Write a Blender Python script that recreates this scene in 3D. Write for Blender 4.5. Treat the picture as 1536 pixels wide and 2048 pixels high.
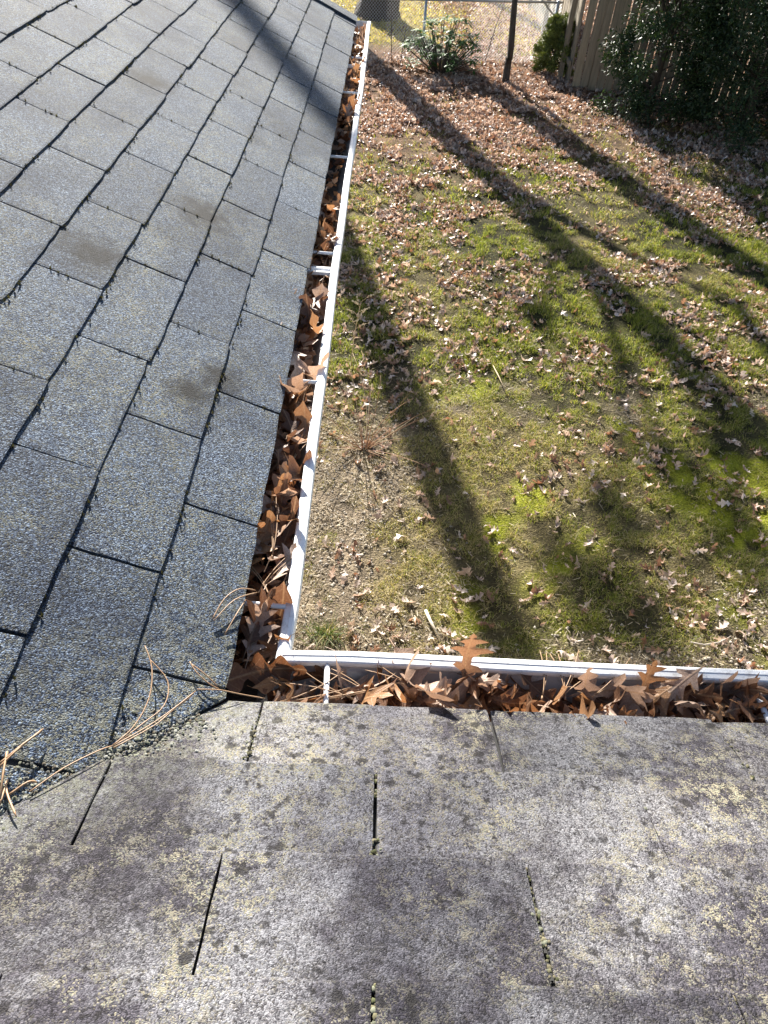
import bpy, bmesh, math, random
import numpy as np
from mathutils import Vector, Matrix
R = math.radians
random.seed(7); rng = np.random.default_rng(7)
for o in list(bpy.data.objects): bpy.data.objects.remove(o)
scene = bpy.context.scene
COL = scene.collection

# ------------------------------------------------------------------ camera
FPX = 1433.4
fw = Vector((0.0264913, 0.70928709, -0.70442177)); rt = Vector((0.99846395, 0.01552806, 0.05318469)); up = Vector((-0.04866152, 0.70474868, 0.70778623))
CAM = Vector((0.1756, -0.5533, 0.8646))
cd = bpy.data.cameras.new('camera'); cam = bpy.data.objects.new('camera', cd); COL.objects.link(cam)
cd.sensor_fit = 'VERTICAL'; cd.sensor_height = 24; cd.lens = FPX / 2048 * 24; cd.clip_start = .02; cd.clip_end = 2000
M4 = Matrix((rt, up, -fw)).transposed().to_4x4(); M4.translation = CAM
cam.matrix_world = M4; scene.camera = cam
scene.render.resolution_x, scene.render.resolution_y = 768, 1024

# ------------------------------------------------------------------ world, sun, exposure
AZ, EL = R(16), R(28)                       # sun 16 deg to the left of +Y, 28 deg high
SUN = Vector((-math.sin(AZ) * math.cos(EL), math.cos(AZ) * math.cos(EL), math.sin(EL)))
w = bpy.data.worlds.new('World'); scene.world = w; w.use_nodes = True
nt = w.node_tree; bg = nt.nodes['Background']
sky = nt.nodes.new('ShaderNodeTexSky'); sky.sky_type = 'NISHITA'; sky.sun_disc = False
sky.sun_elevation = EL; sky.sun_rotation = -AZ
nt.links.new(sky.outputs[0], bg.inputs[0]); bg.inputs[1].default_value = .05
sl = bpy.data.lights.new('sun', 'SUN'); sl.energy = 5.0; sl.angle = R(.45); sl.color = (1, .945, .86)
so = bpy.data.objects.new('sun', sl); COL.objects.link(so); so.rotation_euler = SUN.to_track_quat('Z', 'Y').to_euler(); so.location = SUN * 30
vs = scene.view_settings; vs.view_transform = 'Standard'; vs.look = 'None'; vs.gamma = 1; vs.exposure = 1.85; vs.use_curve_mapping = False
scene.render.engine = 'CYCLES'

# ------------------------------------------------------------------ helpers
GZ = -2.75
def unz(x, y, z):                            # photograph pixel -> point on the level z
    d = fw + rt * ((x - 768) / FPX) - up * ((y - 1024) / FPX)
    return CAM + d * ((z - CAM.z) / d.z)
def tag(o, label=None, cat=None, group=None, kind=None):
    if label: o['label'] = label
    if cat: o['category'] = cat
    if group: o['group'] = group
    if kind: o['kind'] = kind
    return o
def link(name, me, parent=None, loc=None):
    o = bpy.data.objects.new(name, me); COL.objects.link(o)
    if parent is not None: o.parent = parent
    if loc is not None: o.location = loc
    return o
def empty(name, loc=(0, 0, 0)):
    o = bpy.data.objects.new(name, None); COL.objects.link(o); o.location = loc; o.empty_display_size = .1
    return o
def mesh(name, v, f, mat=None, smooth=False):
    me = bpy.data.meshes.new(name); me.from_pydata([tuple(p) for p in v], [], f); me.update()
    if mat: me.materials.append(mat)
    if smooth: me.polygons.foreach_set('use_smooth', [True] * len(me.polygons))
    return me
def npmesh(name, V, F, mat, colr=None, smooth=False):    # V (n,3), F (m,k) arrays
    me = bpy.data.meshes.new(name); k = F.shape[1]
    me.vertices.add(len(V)); me.vertices.foreach_set('co', V.astype(np.float32).ravel())
    me.loops.add(F.size); me.loops.foreach_set('vertex_index', F.astype(np.int32).ravel())
    me.polygons.add(len(F)); me.polygons.foreach_set('loop_start', np.arange(0, F.size, k, dtype=np.int32))
    if smooth: me.polygons.foreach_set('use_smooth', np.ones(len(F), bool))
    me.update(calc_edges=True); me.materials.append(mat)
    if colr is not None:
        a = me.color_attributes.new('col', 'FLOAT_COLOR', 'POINT')
        c = np.ones((len(V), 4), np.float32); c[:, :3] = colr; a.data.foreach_set('color', c.ravel())
    return me
class MB:
    def __init__(s): s.v = []; s.f = []
    def add(s, v, f):
        n = len(s.v); s.v += [tuple(p) for p in v]; s.f += [tuple(i + n for i in q) for q in f]
    def box(s, x0, x1, y0, y1, z0, z1):
        s.add([(x0,y0,z0),(x1,y0,z0),(x1,y1,z0),(x0,y1,z0),(x0,y0,z1),(x1,y0,z1),(x1,y1,z1),(x0,y1,z1)],
              [(3,2,1,0),(4,5,6,7),(0,1,5,4),(1,2,6,5),(2,3,7,6),(3,0,4,7)])
    def tube(s, pts, rad, n=8, cap=True):
        pts = [Vector(p) for p in pts]
        if not hasattr(rad, '__len__'): rad = [rad] * len(pts)
        rings = []; ref = Vector((.13, .31, .94))
        for i, p in enumerate(pts):
            t = (pts[min(i + 1, len(pts) - 1)] - pts[max(i - 1, 0)]).normalized()
            a = t.cross(ref)
            if a.length < .1: a = t.cross(Vector((1, 0, 0)))
            a.normalize(); b = t.cross(a)
            rings.append([p + (a * math.cos(2 * math.pi * k / n) + b * math.sin(2 * math.pi * k / n)) * rad[i] for k in range(n)])
        v = [q for r_ in rings for q in r_]; f = []
        for i in range(len(pts) - 1):
            for k in range(n):
                f.append((i * n + k, i * n + (k + 1) % n, (i + 1) * n + (k + 1) % n, (i + 1) * n + k))
        if cap: f += [tuple(range(n))[::-1], tuple((len(pts) - 1) * n + k for k in range(n))]
        s.add(v, f)
    def build(s, name, mat, parent=None, smooth=False): return link(name, mesh(name, s.v, s.f, mat, smooth), parent)

def vnoise(x, y, sc, seed=0):                # value noise, 0..1
    x = np.asarray(x, float) * sc + 131.7 * (seed + 1); y = np.asarray(y, float) * sc + 57.3 * (seed + 1)
    xi = np.floor(x); yi = np.floor(y); fx = x - xi; fy = y - yi
    fx = fx * fx * (3 - 2 * fx); fy = fy * fy * (3 - 2 * fy)
    def h(a, b):
        q = np.sin(a * 127.1 + b * 311.7 + seed * 74.7) * 43758.5453
        return q - np.floor(q)
    return (h(xi, yi) * (1 - fx) + h(xi + 1, yi) * fx) * (1 - fy) + (h(xi, yi + 1) * (1 - fx) + h(xi + 1, yi + 1) * fx) * fy
def fbm(x, y, sc, seed=0, n=3):
    return sum(vnoise(x, y, sc * 2 ** i, seed + 9 * i) * .5 ** i for i in range(n)) / sum(.5 ** i for i in range(n))
def sstep(a, b, x):
    t = np.clip((np.asarray(x, float) - a) / (b - a), 0, 1); return t * t * (3 - 2 * t)

# ------------------------------------------------------------------ materials
class NT:
    def __init__(s, name):
        s.m = bpy.data.materials.new(name); s.m.use_nodes = True; s.t = s.m.node_tree; s.b = s.t.nodes['Principled BSDF']; s.out = s.t.nodes['Material Output']
    def n(s, typ, ins=None, **kw):
        d = s.t.nodes.new(typ)
        for k, v in kw.items(): setattr(d, k, v)
        for k, v in (ins or {}).items(): s.set(d.inputs[k], v)
        return d
    def set(s, sock, v):
        if hasattr(v, 'is_output'): s.t.links.new(v, sock)
        else: sock.default_value = v
    def ramp(s, fac, stops, interp='LINEAR'):
        d = s.t.nodes.new('ShaderNodeValToRGB'); cr = d.color_ramp; cr.interpolation = interp
        while len(cr.elements) < len(stops): cr.elements.new(.5)
        for e, (p, c) in zip(cr.elements, stops):
            e.position = p; e.color = (c, c, c, 1) if not hasattr(c, '__len__') else (*c, 1)
        s.set(d.inputs[0], fac); return d.outputs[0]
    def mix(s, fac, a, b, mode='MIX'):
        d = s.t.nodes.new('ShaderNodeMix'); d.data_type = 'RGBA'; d.blend_type = mode
        s.set(d.inputs[0], fac)
        for k, v in ((6, a), (7, b)):
            s.set(d.inputs[k], (*v, 1) if isinstance(v, tuple) and len(v) == 3 else v)
        return d.outputs[2]
    def math(s, op, a, b=0.0):
        d = s.t.nodes.new('ShaderNodeMath'); d.operation = op; s.set(d.inputs[0], a); s.set(d.inputs[1], b); return d.outputs[0]
    def pos(s): return s.n('ShaderNodeNewGeometry').outputs['Position']
    def objco(s): return s.n('ShaderNodeTexCoord').outputs['Object']
    def noise(s, vec, scale, detail=2, rough=.5): return s.n('ShaderNodeTexNoise', {'Vector': vec, 'Scale': scale, 'Detail': detail, 'Roughness': rough}).outputs[0]
    def bump(s, h, strength, dist): 
        s.set(s.b.inputs['Normal'], s.n('ShaderNodeBump', {'Height': h, 'Strength': strength, 'Distance': dist}).outputs[0])
def simple(name, c, rough=.6, var=.2, scale=20, bump=0, metal=0):
    k = NT(name); nz = k.noise(k.objco(), scale, 4, .6)
    k.set(k.b.inputs['Base Color'], k.mix(nz, tuple(x * (1 - var) for x in c), tuple(min(1, x * (1 + var)) for x in c)))
    k.b.inputs['Roughness'].default_value = rough; k.b.inputs['Metallic'].default_value = metal
    if bump: k.bump(nz, .6, bump)
    return k.m

def shingle_mat(name, fore):
    k = NT(name); P = k.pos()
    warp = k.n('ShaderNodeTexNoise', {'Vector': P, 'Scale': 160., 'Detail': 1.}).outputs[1]
    Pw = k.n('ShaderNodeVectorMath', {0: P, 1: k.n('ShaderNodeVectorMath', {0: warp, 1: (.004, .004, .004)}, operation='MULTIPLY').outputs[0]}, operation='ADD').outputs[0]
    v1 = k.n('ShaderNodeTexVoronoi', {'Vector': Pw, 'Scale': 520. if not fore else 700.})
    rv = k.n('ShaderNodeSeparateColor', {0: v1.outputs['Color']})
    fine = k.noise(P, 210 if not fore else 150, 4, .75); mid = k.noise(P, 34, 4, .65); big = k.noise(P, 5.5, 4, .6); huge = k.noise(P, 1.7, 2, .5)
    r1 = k.math('ADD', k.math('MULTIPLY', rv.outputs[0], .62 if not fore else .42), k.math('MULTIPLY', fine, .55 if not fore else .78))
    if not fore:
        c = k.ramp(r1, [(.28, (.003, .005, .010)), (.48, (.016, .027, .050)), (.67, (.049, .072, .118)), (.92, (.22, .28, .365))])  # blue-grey granules, with the sky's blue cast also put into their colour
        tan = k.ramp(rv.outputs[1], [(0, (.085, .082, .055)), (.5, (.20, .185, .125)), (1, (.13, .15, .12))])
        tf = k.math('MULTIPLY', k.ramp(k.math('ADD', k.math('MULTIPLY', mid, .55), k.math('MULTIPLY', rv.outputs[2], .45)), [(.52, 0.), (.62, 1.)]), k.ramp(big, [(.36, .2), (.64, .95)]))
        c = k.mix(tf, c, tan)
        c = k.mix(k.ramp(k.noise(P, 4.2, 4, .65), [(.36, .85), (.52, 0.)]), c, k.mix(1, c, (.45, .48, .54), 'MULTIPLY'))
        # two worn spots where granules are gone
        for q, rad in (((-0.4, 0.831, 0.178), 0.055), ((-0.258, 1.201, 0.115), 0.055), ((-0.16, 0.525, 0.071), 0.035), ((-0.117, 0.605, 0.052), 0.03), ((-0.522, 1.838, 0.233), 0.05)):
            dv = k.n('ShaderNodeVectorMath', {0: P, 1: q}, operation='DISTANCE').outputs['Value']
            ff = k.ramp(k.math('ADD', k.math('DIVIDE', dv, rad * 1.7), k.math('MULTIPLY', k.math('SUBTRACT', mid, .5), 1.6)), [(.2, .95), (1.1, 0.)])
            c = k.mix(ff, c, (.006, .006, .006))
    else:
        c = k.ramp(r1, [(.26, (.007, .006, .007)), (.46, (.031, .029, .033)), (.64, (.077, .073, .081)), (.90, (.22, .214, .225))])
        wf = k.math('MULTIPLY', k.ramp(big, [(.38, 0.), (.56, 1.)]), k.ramp(k.math('ADD', k.math('MULTIPLY', mid, .6), k.math('MULTIPLY', rv.outputs[1], .4)), [(.40, .05), (.56, 1.)]))
        c = k.mix(wf, c, k.ramp(r1, [(.30, (.068, .068, .074)), (.72, (.235, .235, .25))]))
        c = k.mix(k.ramp(k.noise(P, 6.1, 5, .72), [(.44, 1.), (.56, 0.)]), c, k.mix(1, c, (.36, .335, .38), 'MULTIPLY'))
        lic = k.math('MULTIPLY', k.ramp(k.math('ADD', k.math('MULTIPLY', k.noise(P, 52, 3, .6), .75), k.math('MULTIPLY', rv.outputs[2], .25)), [(.54, 0.), (.60, 1.)]), k.ramp(k.noise(P, 8.5, 2), [(.40, .1), (.58, 1.)]))
        c = k.mix(lic, c, k.ramp(rv.outputs[1], [(0, (.16, .145, .105)), (.6, (.26, .235, .17)), (1, (.16, .175, .13))]))
        # dark lichen spots of two sizes, gathered in places
        gath = k.ramp(k.noise(P, 9, 2), [(.36, 0.), (.60, 1.)])
        for sc_, thr, rmax, nzk in ((62., .50, .60, .85), (125., .42, .56, .9)):
            wv = k.n('ShaderNodeVectorMath', {0: P, 1: k.n('ShaderNodeVectorMath', {0: warp, 1: (.012, .012, .012)}, operation='MULTIPLY').outputs[0]}, operation='ADD').outputs[0]
            sv = k.n('ShaderNodeTexVoronoi', {'Vector': wv, 'Scale': sc_}); sc = k.n('ShaderNodeSeparateColor', {0: sv.outputs['Color']})
            rad = k.math('MULTIPLY', k.math('MULTIPLY', k.ramp(sc.outputs[0], [(thr, 0.), (1, 1.)]), rmax), k.math('ADD', k.math('MULTIPLY', gath, .70), .50))
            d2 = k.math('ADD', sv.outputs['Distance'], k.math('MULTIPLY', k.math('SUBTRACT', fine, .5), nzk))
            c = k.mix(k.ramp(k.math('SUBTRACT', rad, d2), [(-.05, 0.), (.30, .85)]), c, (.015, .0135, .014))
        sx0 = k.n('ShaderNodeSeparateXYZ', {0: P}).outputs[0]
        band = k.ramp(k.math('ADD', k.math('ABSOLUTE', k.math('SUBTRACT', sx0, .225)), k.math('MULTIPLY', k.math('SUBTRACT', k.noise(P, 11, 4, .7), .5), .22)), [(.0, .85), (.13, 0.)])
        c = k.mix(band, c, k.mix(1, c, (.42, .42, .49), 'MULTIPLY'))      # algae streak washed down the slope
    # pale green crust along the valley, where wet leaves lie
    sx = k.n('ShaderNodeSeparateXYZ', {0: P})
    dval = k.math('ABSOLUTE', k.math('SUBTRACT', k.math('SUBTRACT', sx.outputs[1], sx.outputs[0]), -.055))
    vm = k.math('MULTIPLY', k.ramp(dval, [(.01, 1.), (.26, 0.)] if not fore else [(.0, .9), (.15, 0.)]), k.ramp(k.math('ADD', k.math('MULTIPLY', k.noise(P, 70, 3, .65), .8), k.math('MULTIPLY', rv.outputs[2], .2)), [(.47, 0.), (.56, 1.)]))
    c = k.mix(vm, c, k.ramp(rv.outputs[1], [(0, (.11, .108, .075)), (.55, (.17, .168, .13)), (1, (.21, .22, .20))]))
    oi = k.n('ShaderNodeObjectInfo').outputs['Random']
    c = k.mix(.55, c, k.mix(1, c, k.ramp(oi, [(0, (.58, .60, .64)), (.5, (1, 1, 1)), (1, (1.34, 1.3, 1.22))]), 'MULTIPLY'))
    k.set(k.b.inputs['Base Color'], c); k.b.inputs['Roughness'].default_value = .80; k.b.inputs['Specular IOR Level'].default_value = .24
    h = k.math('ADD', k.math('MULTIPLY', k.math('SUBTRACT', .6, v1.outputs['Distance']), 1.0), k.math('ADD', k.math('MULTIPLY', rv.outputs[0], .5), k.math('MULTIPLY', fine, .8)))
    k.bump(h, .9, .0017 if not fore else .0011)
    return k.m
MSA = shingle_mat('shingle_slate_sky_tint', False); MSB = shingle_mat('shingle_weathered_granules', True)
MDECK = simple('shingle_underlay', (.03, .03, .03), .9, .4, 60, .002)
def gutter_mat():
    k = NT('white_gutter_paint'); P = k.pos()
    sx = k.n('ShaderNodeSeparateXYZ', {0: P}).outputs[2]
    inside = k.ramp(sx, [(0, 1.), (1, 1.)])
    d = k.ramp(k.noise(P, 55, 5, .75), [(.52, 0.), (.66, .8)])
    low = k.ramp(k.math('ADD', k.math('MULTIPLY', sx, -9.), k.math('MULTIPLY', k.noise(P, 30, 3), .35)), [(.72, 0.), (1.0, .85)])
    c = k.mix(k.math('MULTIPLY', d, .55), (.74, .75, .76), (.20, .18, .15))
    k.set(k.b.inputs['Base Color'], k.mix(low, c, (.11, .095, .08))); k.b.inputs['Roughness'].default_value = .38
    return k.m
MGUT = gutter_mat()
MWHITE = simple('white_aluminium', (.74, .75, .77), .42, .1, 60)
MWALL = simple('pale_siding_paint', (.62, .61, .57), .6, .06, 6)
MMUCK = simple('gutter_muck', (.028, .021, .016), .9, .6, 50, .006)

def leaf_mat(name, obj_random):
    k = NT(name)
    if obj_random:
        r = k.n('ShaderNodeObjectInfo').outputs['Random']
        base = k.ramp(r, LEAFRAMP, 'LINEAR')
    else:
        base = k.n('ShaderNodeVertexColor', layer_name='col').outputs[0]
    uv = k.n('ShaderNodeTexCoord').outputs['UV']; sp = k.n('ShaderNodeSeparateXYZ', {0: uv})
    av = k.math('ABSOLUTE', k.math('SUBTRACT', sp.outputs[1], .5))
    if obj_random:
        midrib = k.ramp(av, [(.008, 1.), (.022, 0.)])
        side = k.math('ABSOLUTE', k.math('SUBTRACT', k.math('FRACT', k.math('MULTIPLY', k.math('SUBTRACT', sp.outputs[0], k.math('MULTIPLY', av, .8)), 8.)), .5))
        vein = k.math('MAXIMUM', midrib, k.math('MULTIPLY', k.ramp(side, [(.02, 1.), (.07, 0.)]), .45))
        base = k.mix(k.math('MULTIPLY', vein, .45), base, (.52, .36, .22))
    nz = k.noise(k.objco(), 38 if obj_random else 60, 4, .65)
    c = k.mix(k.ramp(nz, [(.3, .8), (.7, 0.)]), base, k.mix(1, base, (.55, .47, .42), 'MULTIPLY'))
    k.set(k.b.inputs['Base Color'], c); k.b.inputs['Roughness'].default_value = .42; k.b.inputs['Specular IOR Level'].default_value = .5
    if obj_random: k.bump(k.math('ADD', nz, k.math('MULTIPLY', vein, .8)), .5, .0015)
    tr = k.n('ShaderNodeBsdfTranslucent', {'Color': k.mix(1, c, (1.0, .84, .70), 'MULTIPLY')})
    mx = k.n('ShaderNodeMixShader', {0: .33}); k.t.links.new(k.b.outputs[0], mx.inputs[1]); k.t.links.new(tr.outputs[0], mx.inputs[2]); k.t.links.new(mx.outputs[0], k.out.inputs[0])
    return k.m
LEAFRAMP = [(0, (.15, .070, .038)), (.25, (.34, .165, .07)), (.5, (.44, .245, .12)), (.75, (.42, .29, .22)), (1, (.58, .46, .38))]
MLG = leaf_mat('brown_oak_leaf', True)
LEAFRAMP = [(0, (.56, .44, .35)), (.5, (.66, .55, .46)), (1, (.74, .66, .58))]
MLP = leaf_mat('pale_oak_leaf', True)
LEAFRAMP = [(0, (.24, .11, .055)), (.5, (.38, .21, .11)), (1, (.50, .31, .18))]
MLR = leaf_mat('russet_oak_leaf', True)
MLS = leaf_mat('leaf_litter', False)
def veg_mat(name, trans=.45, rough=.55, tint=(1.0, 1.0, .45)):
    k = NT(name); c = k.n('ShaderNodeVertexColor', layer_name='col').outputs[0]
    k.set(k.b.inputs['Base Color'], c); k.b.inputs['Roughness'].default_value = rough; k.b.inputs['Specular IOR Level'].default_value = .3
    tr = k.n('ShaderNodeBsdfTranslucent', {'Color': k.mix(1, c, tint, 'MULTIPLY')})
    mx = k.n('ShaderNodeMixShader', {0: trans}); k.t.links.new(k.b.outputs[0], mx.inputs[1]); k.t.links.new(tr.outputs[0], mx.inputs[2]); k.t.links.new(mx.outputs[0], k.out.inputs[0])
    return k.m
MGRASS = veg_mat('grass_blades'); MNEEDLE = veg_mat('evergreen_foliage', .15, .5); MRHODO = veg_mat('glossy_leaf', .35, .5)
def ground_mat():
    k = NT('lawn_soil'); P = k.pos(); c = k.n('ShaderNodeVertexColor', layer_name='col').outputs[0]
    v = k.n('ShaderNodeTexVoronoi', {'Vector': P, 'Scale': 70.}); n1 = k.noise(P, 60, 5, .7)
    c = k.mix(1, c, k.ramp(n1, [(.28, (.35, .33, .3)), (.5, (1, 1, 1)), (.75, (1.6, 1.55, 1.4))]), 'MULTIPLY')
    k.set(k.b.inputs['Base Color'], c); k.b.inputs['Roughness'].default_value = .95; k.b.inputs['Specular IOR Level'].default_value = .1
    k.bump(k.math('ADD', n1, k.math('MULTIPLY', v.outputs['Distance'], .5)), 1., .03)
    return k.m
MGROUND = ground_mat()
def bark_mat(name, c):
    k = NT(name); P = k.objco()
    st = k.n('ShaderNodeVectorMath', {0: P, 1: (1, 1, .18)}, operation='MULTIPLY').outputs[0]
    n1 = k.noise(st, 28, 5, .7)
    k.set(k.b.inputs['Base Color'], k.ramp(n1, [(.3, tuple(x * .4 for x in c)), (.55, c), (.8, tuple(x * 1.7 for x in c))])); k.b.inputs['Roughness'].default_value = .9
    k.bump(n1, 1., .03); return k.m
MBARK = bark_mat('grey_brown_bark', (.075, .058, .045)); MTWIG = simple('dry_stalk', (.44, .33, .20), .7, .3, 40)
MNEED = simple('dry_pine_needle', (.34, .21, .115), .5, .35, 25)
def slat_mat():
    k = NT('weathered_fence_board'); P = k.objco()
    st = k.n('ShaderNodeVectorMath', {0: P, 1: (1, 1, .05)}, operation='MULTIPLY').outputs[0]
    n1 = k.noise(st, 60, 4, .7); oi = k.n('ShaderNodeObjectInfo').outputs['Random']
    c = k.ramp(n1, [(.3, (.18, .15, .108)), (.7, (.34, .29, .22))])
    k.set(k.b.inputs['Base Color'], k.mix(1, c, k.ramp(oi, [(0, (.75, .75, .75)), (1, (1.15, 1.12, 1.05))]), 'MULTIPLY')); k.b.inputs['Roughness'].default_value = .85
    k.bump(n1, .6, .004); return k.m
MSLAT = slat_mat()
MGALV = simple('galvanised_steel', (.42, .44, .46), .42, .15, 30, 0, .7)
MSTONE = simple('drip_line_gravel', (.34, .30, .25), .9, .45, 9)
MMOSS = veg_mat('moss_fuzz', .3, .8)

# ------------------------------------------------------------------ the house: two roof slopes meeting in a valley
S = .424; CS, SN = math.cos(S), math.sin(S); EXP = .1285; TAB = .305; YB = -.055; VAL = YB
house = tag(empty('house', (-2.2, -2.5, GZ)), 'house with two weathered grey shingle roof slopes meeting in a valley', 'house')
HB = Vector((-2.2, -2.5, GZ))
def hpart(name, me, parent=None):
    o = link(name, me, parent or house)
    if parent is None: o.location = -HB
    return o
# plane maps: (u along the eave, d up the slope, h off the deck) -> world
def PA(u, d, h): return Vector((-d * CS + h * SN, u, d * SN + h * CS))
def PB(u, d, h):
    sag = .010 * max(0, 1 - d / .12) ** 2
    return Vector((u, YB - d * CS + h * SN, d * SN + h * CS - sag))
UP = 3.3
deckA = [(-.055 - UP * CS, UP), (4.10, UP), (4.10, -.006 + .02), (-.055 - .014, .014)]
def slab(pm, poly, h0, h1):
    n = len(poly); v = [pm(u, d, h1) for u, d in poly] + [pm(u, d, h0) for u, d in poly]
    return v, [tuple(range(n)), tuple(range(2 * n - 1, n - 1, -1))] + [(i, n + i, n + (i + 1) % n, (i + 1) % n) for i in range(n)]
def deck(pm, poly, nm):
    v, f = slab(pm, poly, -.03, -.0015); return hpart(nm, mesh(nm, v, f, MDECK))
roofA = deck(PA, deckA, 'roof'); roofA['label'] = 'long bluish grey shingle slope running away beside the lawn'
deckB = [(.0, .014), (4.2, .014), (4.2, UP), (-UP * CS, UP)]
roofB = deck(PB, deckB, 'roof'); roofB['label'] = 'pale lichen-blotched shingle slope in front of the gutter corner'

def clip(poly, a, b, c):                      # keep a*u + b*d + c >= 0
    out = []
    for i in range(len(poly)):
        p, q = poly[i], poly[(i + 1) % len(poly)]
        fp = a * p[0] + b * p[1] + c; fq = a * q[0] + b * q[1] + c
        if fp >= 0: out.append(p)
        if (fp >= 0) != (fq >= 0):
            t = fp / (fp - fq); out.append((p[0] + (q[0] - p[0]) * t, p[1] + (q[1] - p[1]) * t))
    return out
def tabpoly(u0, u1, d0, jit, g=.0032):
    rr = random.Random(jit); poly = []; n = 9
    for i in range(n + 1):                    # butt edge, slightly ragged
        poly.append((u0 + g + (u1 - u0 - 2 * g) * i / n, d0 + rr.uniform(-.0013, .0013) + (.0015 if i in (0, n) else 0)))
    for i in range(1, 5): poly.append((u1 - g + rr.uniform(-.0009, .0009), d0 + EXP * i / 4))
    poly.append((u1 - g, d0 + EXP + .008)); poly.append((u0 + g, d0 + EXP + .008))
    for i in range(4, 0, -1): poly.append((u0 + g + rr.uniform(-.0009, .0009), d0 + EXP * i / 4))
    return poly
def tabmesh(pm, poly, d0, thick, mat, lift=(0, 0)):
    def hh(u, d):                             # proud at the butt, tucked under the next course at its head
        t = min(max((d - d0) / EXP, 0), 1.07)
        um = (u - cu) / TAB
        return thick * (1 - .82 * t) + max(0, .3 - t) * (lift[0] * (um + .5) + lift[1] * (.5 - um))
    cu = sum(p[0] for p in poly) / len(poly); cdd = sum(p[1] for p in poly) / len(poly)
    n = len(poly); v = [pm(u, d, hh(u, d)) for u, d in poly]
    # crowned inner ring keeps the butt edge softly rounded
    inn = [(cu + (u - cu) * .965, cdd + (d - cdd) * .93) for u, d in poly]
    v += [pm(u, d, hh(u, d) + .0008) for u, d in inn]
    v += [pm(u, d, -.001) for u, d in poly]
    f = [tuple(range(n, 2 * n))] + [(i, (i + 1) % n, n + (i + 1) % n, n + i) for i in range(n)] + [(2 * n + i, 2 * n + (i + 1) % n, (i + 1) % n, i) for i in range(n)]
    o = sum(v, Vector()) / len(v)
    return o, [p - o for p in v], f
def lay(pm, roof, mat, u_lo, u_hi, phase, ncourse, nobj, cons, sign, tag_seed):
    rest = MB(); cnt = 0
    for k in range(ncourse):
        d0 = k * EXP; off = phase + (.5 * TAB if k % 2 else 0)
        i0 = math.floor((u_lo - off) / TAB) - 1; i1 = math.ceil((u_hi - off) / TAB) + 1
        for i in range(i0, i1):
            rr = random.Random(tag_seed + k * 100 + i)
            u0 = off + i * TAB + rr.uniform(-.002, .002); u1 = u0 + TAB
            poly = tabpoly(u0, u1, d0 + rr.uniform(-.0025, .0025), tag_seed * 7 + k * 91 + i, (rr.uniform(.0018, .0028) if sign > 0 else rr.uniform(.0013, .0022)))
            for c in cons: poly = clip(poly, *c) if len(poly) > 2 else poly
            if len(poly) < 3: continue
            area = abs(sum(poly[j][0] * poly[(j + 1) % len(poly)][1] - poly[(j + 1) % len(poly)][0] * poly[j][1] for j in range(len(poly)))) / 2
            if area < .0006: continue
            if sign < 0: poly = poly[::-1]
            th = (.0046 if sign > 0 else .0062) + rr.uniform(-.0008, .0012)
            o, v, f = tabmesh(pm, poly, d0, th, mat, (rr.uniform(0, .006), rr.uniform(0, .006)))
            if nobj(k, (u0 + u1) / 2):
                s = link('shingle', mesh('shingle', v, f, mat), roof); s.location = o; cnt += 1
            else: rest.add([p + o for p in v], f)
    if rest.v:
        s = rest.build('far_shingles', mat, roof); s['kind'] = 'stuff'
    return cnt
# slope A: belongs to A where y > x + VAL, i.e. u + d*CS - VAL >= .002
nA = lay(PA, roofA, MSA, -2.6, 4.1, -.0413, 24, lambda k, u: k < 11, [(1, CS, -VAL - .001), (-1, 0, 4.005)], 1, 11)
nB = lay(PB, roofB, MSB, -2.6, 4.2, .0502, 24, lambda k, u: k < 8 and u < 2.4, [(1, CS, -.006), (-1, 0, 4.2)], -1, 977)
# rake edge strip of slope A
for k in range(11):
    d0 = .004 + k * .30
    poly = [(3.985 + .004 * math.sin(k * 3), d0), (4.115, d0), (4.115, d0 + .302), (3.985 + .004 * math.sin(k * 3 + 3), d0 + .302)]
    v = [PA(u, d, .0185 - .006 * ((d - d0) / .3)) for u, d in poly] + [PA(u, d, -.002) for u, d in poly]
    s = link('rake_shingle', mesh('rake_shingle', v, [(0, 1, 2, 3), (4, 0, 3, 7), (5, 1, 0, 4), (6, 2, 1, 5), (7, 3, 2, 6)], MSA), roofA)
# boards and walls under the eaves
m = MB(); m.box(-.075, -.054, -.10, 4.08, -.17, -.03); hpart('fascia', mesh('fascia', m.v, m.f, MWHITE))
m = MB(); m.box(-.052, 4.15, -.105, -.086, -.17, -.03); hpart('fascia', mesh('fascia', m.v, m.f, MWHITE))
m = MB(); m.box(-.60, -.077, -.5, 4.06, -.165, -.15); hpart('soffit', mesh('soffit', m.v, m.f, MWHITE))
m = MB(); m.box(-.6, 4.12, -.60, -.108, -.168, -.153); hpart('soffit', mesh('soffit', m.v, m.f, MWHITE))
m = MB(); m.box(-3.0, -.85, -.6, 1.0, GZ - .05, -.17); hpart('wall', mesh('wall', m.v, m.f, MWALL))
m = MB(); m.box(-3.0, 4.0, -3.2, -.62, GZ - .05, -.172); hpart('wall', mesh('wall', m.v, m.f, MWALL))
m = MB(); m.box(-1.0, -.9, 3.86, 3.96, GZ - .02, -.165); hpart('porch_post', mesh('porch_post', m.v, m.f, MWHITE))

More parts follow.
